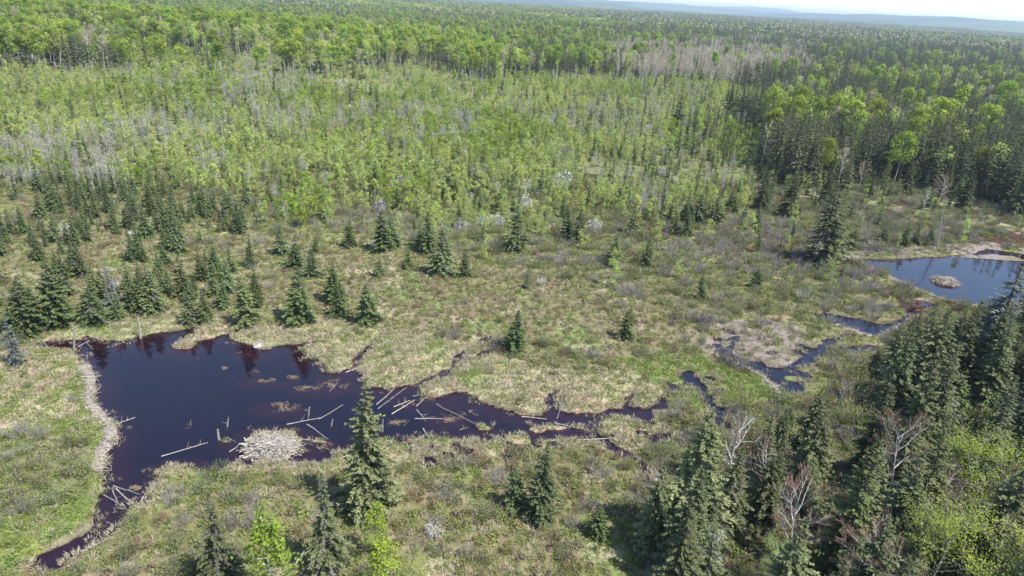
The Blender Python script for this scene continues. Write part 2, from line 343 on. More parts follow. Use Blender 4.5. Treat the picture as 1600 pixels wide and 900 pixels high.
# ------------------------------------------------------------------ the ground sheet
def axis(dense0, dense1, step, far0, far1, grow):
    a = list(np.arange(dense0, dense1 + 1e-6, step))
    s = step
    while a[-1] < far1: s *= grow; a.append(a[-1] + s)
    s = step; b = []; p = dense0
    while p > far0: s *= grow; p -= s; b.append(p)
    return np.array(b[::-1] + a)
gx = axis(-62, 104, .4, -14000, 14000, 1.16); gy = axis(24, 150, .4, -3000, 14000, 1.07)
GX, GY = np.meshgrid(gx, gy); fx, fy = GX.ravel(), GY.ravel()
nearm = (np.abs(fx - 15) < 130) & (fy > 20) & (fy < 175)
gsd = np.full(fx.shape, 1e3); glv = np.full(fx.shape, WL)
gsd[nearm], glv[nearm] = water_sd(fx[nearm], fy[nearm])
fz = ground_z(fx, fy, gsd, glv)
gz, _, _ = zone_of(fx, fy)
def L(*c): return np.array(c)
ZC = {'shrubmix': L(.15, .14, .07), 'mature': L(.085, .09, .045), 'regen': L(.155, .165, .065), 'fg': L(.17, .15, .075), 'heath': L(.17, .145, .08), 'lstand': L(.17, .15, .08),
      'sedge': L(.33, .28, .17), 'green': L(.17, .21, .06), 'leftshrub': L(.15, .15, .075), 'mud': L(.20, .165, .14), 'fforest': L(.085, .08, .045)}
tab = np.array([ZC[k] for k in ZID]); gc = tab[gz]
gm = sstep(.52, .72, fbm(fx, fy, 6, 31))[:, None]; inn = np.isin(gz, [ZID['sedge'], ZID['heath'], ZID['fg'], ZID['shrubmix'], ZID['lstand']])[:, None]
gc = np.where(inn, gc * (1 - .7 * gm) + L(.15, .20, .055) * .7 * gm, gc)
ps = sstep(.6, .75, fbm(fx, fy, 3.2, 37))[:, None]; gc = np.where(inn, gc * (1 - .6 * ps) + L(.36, .30, .21) * .6 * ps, gc)
# beyond the built trees the sheet is the canopy itself: conifer and broadleaf stands
fd = np.hypot(fx, fy); far = sstep(1500, 2600, fd)[:, None]
st = sstep(.45, .6, fbm(fx, fy, 420, 44))[:, None]
gc = gc * (1 - far) + far * (L(.035, .055, .03) * (1 - st) + L(.09, .13, .04) * st)
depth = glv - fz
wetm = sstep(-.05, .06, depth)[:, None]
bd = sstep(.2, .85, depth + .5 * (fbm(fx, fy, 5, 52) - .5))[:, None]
bed = L(.062, .028, .022) * (1 - bd) + L(.012, .008, .016) * bd  # brown sediment, painted darker where deep for light lost in the water
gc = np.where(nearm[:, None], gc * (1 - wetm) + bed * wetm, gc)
me = bpy.data.meshes.new('ground'); nx, ny = len(gx), len(gy)
me.vertices.add(nx * ny); me.vertices.foreach_set('co', np.stack([fx, fy, fz], -1).astype(np.float32).ravel())
I = np.arange(nx * ny).reshape(ny, nx); Q = np.stack([I[:-1, :-1], I[:-1, 1:], I[1:, 1:], I[1:, :-1]], -1).reshape(-1, 4)
me.loops.add(Q.size); me.loops.foreach_set('vertex_index', Q.ravel().astype(np.int32))
me.polygons.add(len(Q)); me.polygons.foreach_set('loop_start', np.arange(0, Q.size, 4, dtype=np.int32)); me.polygons.foreach_set('use_smooth', np.ones(len(Q), bool))
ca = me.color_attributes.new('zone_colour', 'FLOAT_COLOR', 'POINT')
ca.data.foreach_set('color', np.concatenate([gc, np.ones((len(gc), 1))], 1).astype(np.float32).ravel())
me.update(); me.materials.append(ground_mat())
tag(obj('ground', me), 'wetland and forest floor with straw, heath and mud patches', 'ground', kind='structure')
print('ground', nx, ny)

WM = water_mat()
def sheet(name, polys, z, label, pad=2.0):
    a = np.concatenate([polyw(p, z) for p in polys]); x0, y0 = a.min(0) - pad; x1, y1 = a.max(0) + pad
    me = bpy.data.meshes.new(name); me.from_pydata([(x0, y0, z), (x1, y0, z), (x1, y1, z), (x0, y1, z)], [], [(0, 1, 2, 3)]); me.materials.append(WM)
    return tag(obj(name, me), label, 'water', kind='structure')
sheet('pond_water', [POND, [(15,556),(1335,542),(1450,470),(1018,752)]], WL, 'dark indigo water of the large beaver pond')
sheet('pool_water', [P2, P4b, P4c], WL + .006, 'dark narrow pool below the grey mud flat', .5)
sheet('pool_water', [P3, P3b], WL + .003, 'long blue pool between the mud flat and upper dam', .5)
sheet('pond_water', [P5], WL5, 'blue water of the upper pond behind the dam', 1.0)

# ------------------------------------------------------------------ plant prototypes
def spruce(seed, H, Rb, nwh, nbr, nsp, droop=.25, clear=.05, gap=.12, wid=.42, top_pow=.85, grey=0.0, spl=.44):
    """trunk and crown of a conifer: whorls of drooping boughs, each bough a row of needle sprays"""
    rng = np.random.default_rng(seed); T = MB(); C = MB()
    k = 7; zs = np.linspace(0, H * .99, k); bend = np.cumsum(rng.normal(0, .012 * H / k, (k, 2)), 0)
    cx = lambda z: np.interp(z, zs, bend[:, 0]); cy = lambda z: np.interp(z, zs, bend[:, 1])
    T.tube(np.stack([bend[:, 0], bend[:, 1], zs], -1), np.linspace(.014 * H + .03, .012, k), 6, 0)
    asym = rng.uniform(0, 6.28)
    for i in range(nwh):
        t = clear + (1 - clear) * (i + rng.uniform(-.25, .25)) / nwh; t = min(max(t, .01), .985); z = t * H
        rr = Rb * (1 - t) ** top_pow * (1 if t > clear + .12 else .75 + 2 * (t - clear)) + .05 * Rb
        nb = max(4, int(round(nbr * (1 - .35 * t)))); a0 = rng.uniform(0, 6.28)
        for b in range(nb):
            if rng.random() < gap: continue
            az = a0 + b * 6.2832 / nb + rng.normal(0, .22)
            Ln = rr * rng.uniform(.72, 1.18) * (1 + .12 * math.cos(az - asym) + .17 * math.sin(3 * az + 9 * t + asym) + .10 * math.sin(23 * t + asym))
            el = .55 * t - .12 + rng.normal(0, .07)
            dh = np.array([math.cos(az), math.sin(az), 0]); side = np.array([-dh[1], dh[0], 0]); zb = z + rng.normal(0, .012 * H)
            ss = np.linspace(.22 if nsp > 4 else .05, .96, nsp)
            P = np.array([cx(zb), cy(zb), zb]) + dh * (Ln * ss)[:, None]
            P[:, 2] += Ln * (math.tan(el) * ss - droop * ss ** 2 + .12 * droop * ss ** 4)
            sl = Ln * (spl * (1 - .62 * ss)) + .05; allp = []; alld = []; alll = []; tn = []
            for sg in (-1, 1):
                d = dh * .75 + side * sg * rng.uniform(.6, 1.0, nsp)[:, None]; d[:, 2] += rng.normal(-.22, .22, nsp)
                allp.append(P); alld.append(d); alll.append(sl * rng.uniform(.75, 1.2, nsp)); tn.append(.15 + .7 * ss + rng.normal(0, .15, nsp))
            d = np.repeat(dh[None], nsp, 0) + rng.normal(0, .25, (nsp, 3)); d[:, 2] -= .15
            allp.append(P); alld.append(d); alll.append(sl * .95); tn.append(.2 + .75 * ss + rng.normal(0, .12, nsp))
            allp = np.concatenate(allp); ln = np.concatenate(alll); tn = np.clip(np.concatenate(tn), 0, 1)
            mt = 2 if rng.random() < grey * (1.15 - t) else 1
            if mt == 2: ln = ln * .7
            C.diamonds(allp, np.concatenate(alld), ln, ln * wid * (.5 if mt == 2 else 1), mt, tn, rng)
            if nsp >= 5: T.tube([(cx(zb), cy(zb), zb), tuple(P[-1])], [.012 + .006 * Ln, .006], 3, 2 if grey else 0)
    n = 8; C.diamonds(np.repeat([[cx(H), cy(H), H * .955]], n, 0), np.stack([rng.normal(0, .22, n), rng.normal(0, .22, n), np.ones(n)], -1), H * .05, H * .014, 1, .6, rng)
    return T, C

def limbs(rng, T, p, d, Ln, r, lev, maxlev, ends, nkid, spread, up, mat=0, sides=4):
    """recursive limbs; collects (point, direction, level) for leaves and twigs"""
    k = 4; pts = [np.array(p)]; dd = np.array(d, float)
    for i in range(k - 1):
        dd = dd + rng.normal(0, .10, 3); dd[2] += up * .12; dd /= np.linalg.norm(dd); pts.append(pts[-1] + dd * Ln / (k - 1))
    T.tube(pts, np.linspace(r, r * .45, k), sides if lev == 0 else 3, mat)
    for q in range(1, k): ends.append((pts[q], dd.copy(), lev))
    if lev >= maxlev: return
    for c in range(nkid[lev]):
        f = rng.uniform(.35, 1.0) if lev else rng.uniform(.32, 1.0); j = min(int(f * (k - 1)), k - 2); q = pts[j] + (pts[j + 1] - pts[j]) * (f * (k - 1) - j)
        az = rng.uniform(0, 6.28); sdv = np.array([math.cos(az), math.sin(az), rng.uniform(.1, .7)])
        nd = dd * (1 - spread[lev]) + sdv * spread[lev]; nd /= np.linalg.norm(nd)
        limbs(rng, T, q, nd, Ln * rng.uniform(.38, .62) * (1.15 - .4 * f if lev == 0 else 1), r * .45, lev + 1, maxlev, ends, nkid, spread, up, mat)

def broadleaf(seed, H, width, nleaf, leaf, clear=.35, twigs=0, ntr=1, maxlev=2, leafmat=1, twigmat=2, kids=(11, 5, 3), shape='round', lw=.6):
    rng = np.random.default_rng(seed); T = MB(); C = MB(); ends = []
    for q in range(ntr):
        b = np.zeros(3); lean = rng.normal(0, .05 if ntr == 1 else .12, 2)
        k = 7; zs = np.linspace(0, 1, k); wob = np.cumsum(rng.normal(0, .012, (k, 2)), 0)
        h = H * (1 if q == 0 else rng.uniform(.7, .95))
        pts = b + np.stack([(lean[0] * zs + wob[:, 0]) * h, (lean[1] * zs + wob[:, 1]) * h, zs * h * .93], -1)
        T.tube(pts, np.linspace(.009 * H + .02, .012, k), 5, 0)
        nl = kids[0] if ntr == 1 else max(4, kids[0] // 2)
        for i in range(nl):
            t = clear + (.93 - clear) * (i + rng.uniform(0, 1)) / nl
            p = np.array([np.interp(t, zs, pts[:, c]) for c in range(3)]); az = i * 2.4 + rng.uniform(-.5, .5)
            u = (t - clear) / (1 - clear)
            prof = math.sqrt(max(.05, 1 - (2 * u * .82 - .72) ** 2)) if shape == 'round' else (1 - .8 * u)
            el = rng.uniform(.3, .85) + .3 * u
            d = np.array([math.cos(az) * math.cos(el), math.sin(az) * math.cos(el), math.sin(el)])
            limbs(rng, T, p, d, max(.3, width * .5 * prof * 1.35 * rng.uniform(.8, 1.1)), .0045 * H * (1.1 - .6 * u) + .008, 1, maxlev, ends, (0,) + kids[1:], (0, .45, .5), .5)
        for t in np.linspace(.6, .98, 5): ends.append((np.array([np.interp(t, zs, pts[:, c]) for c in range(3)]), np.array([0, 0, 1.]), 2))
    P = np.array([e[0] for e in ends]); D = np.array([e[1] for e in ends]); lv = np.array([e[2] for e in ends], float)
    if nleaf:
        wgt = np.where(lv >= 2, 1.0, .35); j = rng.choice(len(P), nleaf, p=wgt / wgt.sum())
        sp = width * .055 + .05
        pp = P[j] + rng.normal(0, sp, (nleaf, 3)) + D[j] * rng.uniform(-.2, .35, nleaf)[:, None]
        dd = rng.normal(0, 1, (nleaf, 3)); ln = leaf * rng.uniform(.7, 1.35, nleaf)
        hgt = (pp[:, 2] / H); tn = np.clip(.5 + rng.normal(0, .25, nleaf), 0, 1)
        vv = pp - [0, 0, H * .55]; vv = vv / (np.linalg.norm(vv, axis=1)[:, None] + 1e-6) + [0, 0, .25]; C.diamonds(pp, np.cross(vv, dd), ln, ln * lw, leafmat, tn, rng, vv + rng.normal(0, .8, (nleaf, 3)))
    if twigs:
        j = rng.choice(len(P), twigs); dd = D[j] + rng.normal(0, .5, (twigs, 3)); dd[:, 2] += .35
        ln = width * .11 * rng.uniform(.6, 1.4, twigs) + .15
        C.diamonds(P[j] + rng.normal(0, width * .02, (twigs, 3)), dd, ln, np.maximum(.018, ln * .05), twigmat, np.clip(rng.normal(.5, .25, twigs), 0, 1), rng)
    return T, C

def clumpy(seed, H, width, nblob, nleaf, leaf, clear, twigs=0, ntr=1, r0=.007):
    """pale trunk(s) carrying rounded leaf clumps; leaves face outward on each clump"""
    rng = np.random.default_rng(seed); T = MB(); C = MB()
    for q in range(ntr):
        az = rng.uniform(0, 6.28); off = (.0 if ntr == 1 else width * .26); h = H * (1 if q == 0 else rng.uniform(.65, .95)); k = 5; zs = np.linspace(0, 1, k)
        wob = np.cumsum(rng.normal(0, .01, (k, 2)), 0); pts = np.stack([math.cos(az) * off * zs + wob[:, 0] * h, math.sin(az) * off * zs + wob[:, 1] * h, zs * h * .95], -1)
        T.tube(pts, np.linspace(r0 * H + .01, .01, k), 4, 0)
        for b in range(max(2, nblob // ntr)):
            t = clear + (1 - clear) * rng.random() ** .8; u = (t - clear) / (1 - clear); rad = width * .5 * math.sqrt(max(.06, 1 - (1.75 * u - .75) ** 2)) * (1 if ntr == 1 else .7)
            a = rng.uniform(0, 6.28); rr = rad * rng.uniform(.2, .85); ctr = np.array([np.interp(t, zs, pts[:, 0]) + rr * math.cos(a), np.interp(t, zs, pts[:, 1]) + rr * math.sin(a), t * h * .97])
            T.tube([[np.interp(t * .85, zs, pts[:, c]) for c in range(3)], ctr], [.012 + .0016 * H, .008], 3, 0)
            R = width * rng.uniform(.13, .24) * (1 if ntr == 1 else .8); n = max(3, nleaf // nblob); v = rng.normal(0, 1, (n, 3)); v /= np.linalg.norm(v, axis=1)[:, None]
            p = ctr + v * [1, 1, .85] * (R * rng.uniform(.55, 1.1, n))[:, None]; ln = leaf * rng.uniform(.65, 1.35, n)
            if nleaf: C.diamonds(p, np.cross(v, rng.normal(0, 1, (n, 3))), ln, ln * .75, 1, np.clip(.5 + rng.normal(0, .22, n), 0, 1), rng, v)
            m = twigs // nblob
            if m: C.diamonds(np.repeat(ctr[None], m, 0) - [0, 0, R * .4], rng.normal(0, .6, (m, 3)) + [0, 0, .8], R * 1.5, .028, 2, rng.random(m), rng)
    return T, C

def shrub(seed, H, W, nst, nleaf, ntw, leaf=.14, twmat=0, leafmat=1):
    rng = np.random.default_rng(seed); S = MB(); F = MB(); P = []; D = []
    for i in range(nst):
        az = rng.uniform(0, 6.28); r = W * .5 * math.sqrt(rng.random()); h = H * rng.uniform(.6, 1.0) * (1 - .35 * (2 * r / W) ** 2)
        b = np.array([math.cos(az) * r * .35, math.sin(az) * r * .35, 0]); e = np.array([math.cos(az) * r, math.sin(az) * r, h])
        m = (b + e) / 2 + np.array([math.cos(az), math.sin(az), .4]) * r * .12
        S.tube([b, m, e], [.022, .015, .006], 3, twmat, rng.random())
        for f in np.linspace(.25, 1, 6):
            q = b * (1 - f) ** 2 + 2 * m * f * (1 - f) + e * f * f; P.append(q); D.append((e - b) / np.linalg.norm(e - b))
    P = np.array(P); D = np.array(D)
    j = rng.integers(0, len(P), ntw); dd = D[j] * .9 + rng.normal(0, .55, (ntw, 3)); dd[:, 2] += .3; ln = rng.uniform(.2, .55, ntw) * (H / 2) ** .5
    S.diamonds(P[j], dd, ln, .022, twmat, rng.random(ntw), rng)
    if nleaf:
        j = rng.integers(0, len(P), nleaf); ln = leaf * rng.uniform(.6, 1.4, nleaf)
        F.diamonds(P[j] + rng.normal(0, .13 * W ** .5, (nleaf, 3)) * [1, 1, .8], rng.normal(0, 1, (nleaf, 3)), ln, ln * .6, leafmat, np.clip(rng.normal(.5, .28, nleaf), 0, 1), rng)
    return S, F
def tuft(seed, H, W, n, bl, mats=(0,), flop=.5):
    rng = np.random.default_rng(seed); C = MB(); az = rng.uniform(0, 6.28, n); r = W * .5 * np.sqrt(rng.random(n))
    p = np.stack([np.cos(az) * r, np.sin(az) * r, np.zeros(n) - .03], -1)
    d = np.stack([np.cos(az) * flop, np.sin(az) * flop, np.ones(n)], -1) + rng.normal(0, .35, (n, 3)); d[:, 2] = np.abs(d[:, 2]) + .1
    ln = H * rng.uniform(.6, 1.25, n); C.diamonds(p, d, ln, bl * rng.uniform(.7, 1.4, n), 0, rng.random(n), rng)
    return C
def dome(seed, H, W, n, leaf):
    rng = np.random.default_rng(seed); C = MB(); az = rng.uniform(0, 6.28, n); r = W * .5 * rng.random(n) ** .6
    z = H * np.sqrt(np.clip(1 - (2 * r / W) ** 2, 0.02, 1)) * rng.uniform(.35, 1.05, n)
    p = np.stack([np.cos(az) * r, np.sin(az) * r, z], -1); d = rng.normal(0, .7, (n, 3)) + p / (H + .01) * .6; d[:, 2] = np.abs(d[:, 2]) + .2
    ln = leaf * rng.uniform(.6, 1.4, n); C.diamonds(p, np.cross(d, rng.normal(0, 1, (n, 3))), ln, ln * .5, 0, np.clip(rng.normal(.5, .3, n), 0, 1), rng, d + [0, 0, .3]); return C

PROTO = {}   # species -> list of dicts(trunk, crown, whole, H)
def reg(sp, TC, mats, H, names=('trunk', 'crown')):
    T, C = TC; f = H / max(float(q[..., 2].max()) for q in T.q + C.q)
    for b in (T, C): b.q = [q * np.array([(1 + f) / 2, (1 + f) / 2, f], np.float32) for q in b.q]
    PROTO.setdefault(sp, []).append(dict(t=T.mesh(sp + '_' + names[0], mats) if T.q else None, c=C.mesh(sp + '_' + names[1], mats) if C.q else None,
                                         w=join(T, C).mesh(sp, mats), H=H, names=names))
nm = [M['bark_dark'], M['needle'], M['needle_grey']]; ny_ = [M['bark_dark'], M['needle_young'], M['needle_grey']]; nb_ = [M['bark_dark'], M['needle_blue'], M['needle_grey']]
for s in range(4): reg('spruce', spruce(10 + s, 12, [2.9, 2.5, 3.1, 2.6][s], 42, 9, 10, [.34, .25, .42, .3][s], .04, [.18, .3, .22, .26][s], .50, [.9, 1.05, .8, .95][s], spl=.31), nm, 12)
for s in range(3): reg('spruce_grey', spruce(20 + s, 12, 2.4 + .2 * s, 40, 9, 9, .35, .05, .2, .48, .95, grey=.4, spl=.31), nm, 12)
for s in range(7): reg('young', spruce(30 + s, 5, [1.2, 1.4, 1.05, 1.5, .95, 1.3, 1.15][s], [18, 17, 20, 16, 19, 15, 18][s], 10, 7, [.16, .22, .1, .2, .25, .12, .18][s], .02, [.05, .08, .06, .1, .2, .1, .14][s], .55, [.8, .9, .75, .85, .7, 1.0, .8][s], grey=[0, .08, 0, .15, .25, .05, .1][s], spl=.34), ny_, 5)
for s in range(2): reg('bluish', spruce(40 + s, 7, 1.25, 24, 8, 5, .35, .03, .15, .42, grey=.35), nb_, 7)
for s in range(2): reg('snag', spruce(45 + s, 9, 1.3, 24, 6, 5, .45, .06, .3, .22, grey=2.0), [M['wood_grey'], M['needle_grey'], M['needle_grey']], 9)
for s in range(4): reg('spruce_far', spruce(50 + s, 14, [2.1, 1.8, 2.4, 1.9][s], 17, 6, 3, .35, .10, .15, .75, grey=.2), nm, 14)
for s in range(3): reg('young_far', spruce(56 + s, 5, 1.1, 11, 6, 3, .2, .03, .08, .75), ny_, 5)
lb = [M['bark_pale'], M['leaf_bright'], M['twig_grey']]; lp = [M['bark_pale'], M['leaf_pale'], M['twig_grey']]
lbs = [M['bark_sap'], M['leaf_bright'], M['twig_grey']]; lps = [M['bark_sap'], M['leaf_pale'], M['twig_grey']]
for s in range(3): reg('leafy', broadleaf(60 + s, 11, 8.2, 7000, .19, .18, 500, kids=(17, 6, 3)), [M['bark_sap'], M['leaf_soft'], M['twig_grey']], 11)
for s in range(2): reg('leafy_pale', broadleaf(64 + s, 11, 6.8, 5000, .20, .22, 700, kids=(16, 6, 3)), lps, 11)
for s in range(3): reg('sapling', broadleaf(70 + s, 8, 2.6, 1900, .20, .12, 60, kids=(18, 4, 0), shape='cone'), lb, 8)
for s in range(4): reg('aspen', clumpy(74 + s, 17, [8.6, 6.8, 9.2, 7.4][s], 20, 1500, .55, .46, 60), lb, 17)
for s in range(3): reg('aspen_pale', clumpy(80 + s, 15, 6.2, 16, 800, .45, .42, 200), [M['bark_pale'], M['leaf_pale'], M['twig_grey']], 15)
for s in range(3): reg('bare', broadleaf(84 + s, 11, 5.0, 0, .2, .3, 1500, kids=(13, 5, 3), twigmat=2), [M['bark_pale'], M['leaf_pale'], M['twig_red']], 11)
for s in range(2): reg('bare_white', broadleaf(88 + s, 11, 3.6, 0, .2, .35, 350, kids=(11, 4, 2)), [M['bark_pale'], M['leaf_pale'], M['twig_grey']], 11)
for s in range(3): reg('bare_far', clumpy(90 + s, 14, 5, 18, 0, .2, .42, 1000), [M['bark_pale'], M['leaf_pale'], M['twig_tan']], 14)
for s in range(4): reg('thin', clumpy(94 + s, 7, 3.5, 18, 620, .23, .14, 90, 3, .0042), lps, 7)
for s in range(3): reg('thin_bright', clumpy(100 + s, 7, 3.6, 18, 680, .25, .12, 32, 2, .0042), lbs, 7)
for s in range(3): reg('thin_bare', clumpy(104 + s, 7, 3.0, 16, 40, .2, .3, 420, 4, .0045), [M['bark_white'], M['leaf_pale'], M['twig_pale']], 7)
SN = ('stems', 'foliage')
for s in range(3): reg('shrub_green', shrub(110 + s, 1.9, 2.6, 26, 420, 160, .15), [M['twig_grey'], M['leaf_olive']], 1.9, SN)
for s in range(3): reg('shrub_grey', shrub(114 + s, 2.1, 2.8, 46, 60, 480, .13), [M['twig_grey'], M['leaf_olive']], 2.1, SN)
for s in range(3): reg('shrub_brown', shrub(118 + s, 1.3, 2.2, 30, 150, 320, .12), [M['twig_red'], M['leaf_olive']], 1.3, SN)
for s in range(2): reg('blossom', shrub(122 + s, 3.2, 2.6, 24, 420, 160, .19), [M['twig_grey'], M['blossom']], 3.2, SN)
def one(sp, mb, mats, H): PROTO.setdefault(sp, []).append(dict(t=None, c=None, w=mb.mesh(sp, mats), H=H))
for s in range(3): one('straw', tuft(130 + s, .48, .6, 30, .042, flop=.8), [M['straw']], .5)
for s in range(3): one('grass', tuft(134 + s, .36, .62, 30, .045, flop=.7), [M['grass']], .4)
for s in range(3): one('heath', dome(138 + s, .5, 1.0, 60, .22), [M['heath']], .5)
for s in range(3): one('olive', dome(142 + s, .55, 1.1, 60, .22), [M['leaf_olive']], .5)
for s in range(2): one('lush', dome(146 + s, .5, 1.1, 55, .22), [M['grass']], .5)
# far clumps of forest canopy, 34 m across
def clump(seed, fs, fa, fb):
    rng = np.random.default_rng(seed); C = MB()
    for i in range(40):
        x, y = rng.uniform(-19, 19, 2); u = rng.random()
        if u < fs:
            H = rng.uniform(10, 16); R = rng.uniform(1.4, 2.2); n = 26; z = rng.random(n) ** 1.2; az = rng.uniform(0, 6.28, n); r = R * (1 - z) * .8
            p = np.stack([x + np.cos(az) * r, y + np.sin(az) * r, H * (.12 + .86 * z)], -1); d = np.stack([np.cos(az), np.sin(az), np.full(n, -.35)], -1)
            C.diamonds(p, d, R * .8, R * .7, 0, rng.random(n), rng); C.tube([(x, y, 0), (x, y, H)], [.2, .05], 3, 0, .1)
            C.diamonds(np.array([[x, y, H * .75]] * 3), rng.normal(0, .06, (3, 3)) + [0, 0, 1], H * .27, .7, 0, .4, rng)
        else:
            H = rng.uniform(11, 16); R = rng.uniform(2, 3.2); n = 46; v = rng.normal(0, 1, (n, 3)); v /= np.linalg.norm(v, axis=1)[:, None]
            p = v * [R, R, R * 1.15] * rng.uniform(.6, 1, n)[:, None] + [x, y, H - R]
            C.diamonds(p, np.cross(v, rng.normal(0, 1, (n, 3))), 1.3, 1.1, 1 if u < fs + fa else 2, rng.random(n), rng, v); C.tube([(x, y, 0), (x, y, H - R)], [.16, .1], 3, 3, .5)
    return C
cm = [M['needle'], M['leaf_bright'], M['twig_tan'], M['bark_pale']]
for s in range(3): one('clump_con', clump(150 + s, .82, .12, .06), cm, 14)
for s in range(3): one('clump_dec', clump(154 + s, .25, .62, .13), cm, 14)
print('protos', sum(len(v) for v in PROTO.values()))

# ------------------------------------------------------------------ placing things
RNG = np.random.default_rng(77)
def gz1(x, y): return float(ground_z(np.array([x], float), np.array([y], float))[0])
def at_px(px, py):
    z = 0.0
    for _ in range(4):
        x, y = ray_ground(px, py, z); z = gz1(float(x), float(y))
    return float(x), float(y), z
def height_to(x, y, z, top):
    lo, hi = .2, 40
    for _ in range(40):
        m = (lo + hi) / 2
        if project(x, y, z + m)[1] > top: lo = m
        else: hi = m
    return lo
USED = []
def plant(name, sp, loc, H, label, cat, group=None, wide=1.0, parts=True, var=None, rot=None, lean=(0, 0)):
    pr = PROTO[sp]; p = pr[int(RNG.integers(len(pr))) if var is None else var % len(pr)]; s = H / p['H']
    if parts and p['t'] is not None:
        e = bpy.data.objects.new(name, None); e.empty_display_size = .3; COL.objects.link(e)
        obj(p['names'][0], p['t'], e)
        if p['c'] is not None: obj(p['names'][1], p['c'], e)
    else: e = obj(name, p['w'])
    e.location = loc; e.scale = (s * wide, s * wide, s)
    e.rotation_euler = (lean[0], lean[1], float(RNG.uniform(0, 6.28)) if rot is None else rot)
    return tag(e, label, cat, group)
def hero(name, sp, bx, by, top, label, cat, wide=1.0, var=None, lean=(0, 0), group=None):
    x, y, z = at_px(bx, by); H = height_to(x, y, z, top)
    if sp == 'young' and var is None: var = int(RNG.integers(4))
    USED.append((x, y, .16 * H * wide + .4))
    return plant(name, sp, (x, y, z - .06), H, label, cat, group, wide, True, var, None, lean)

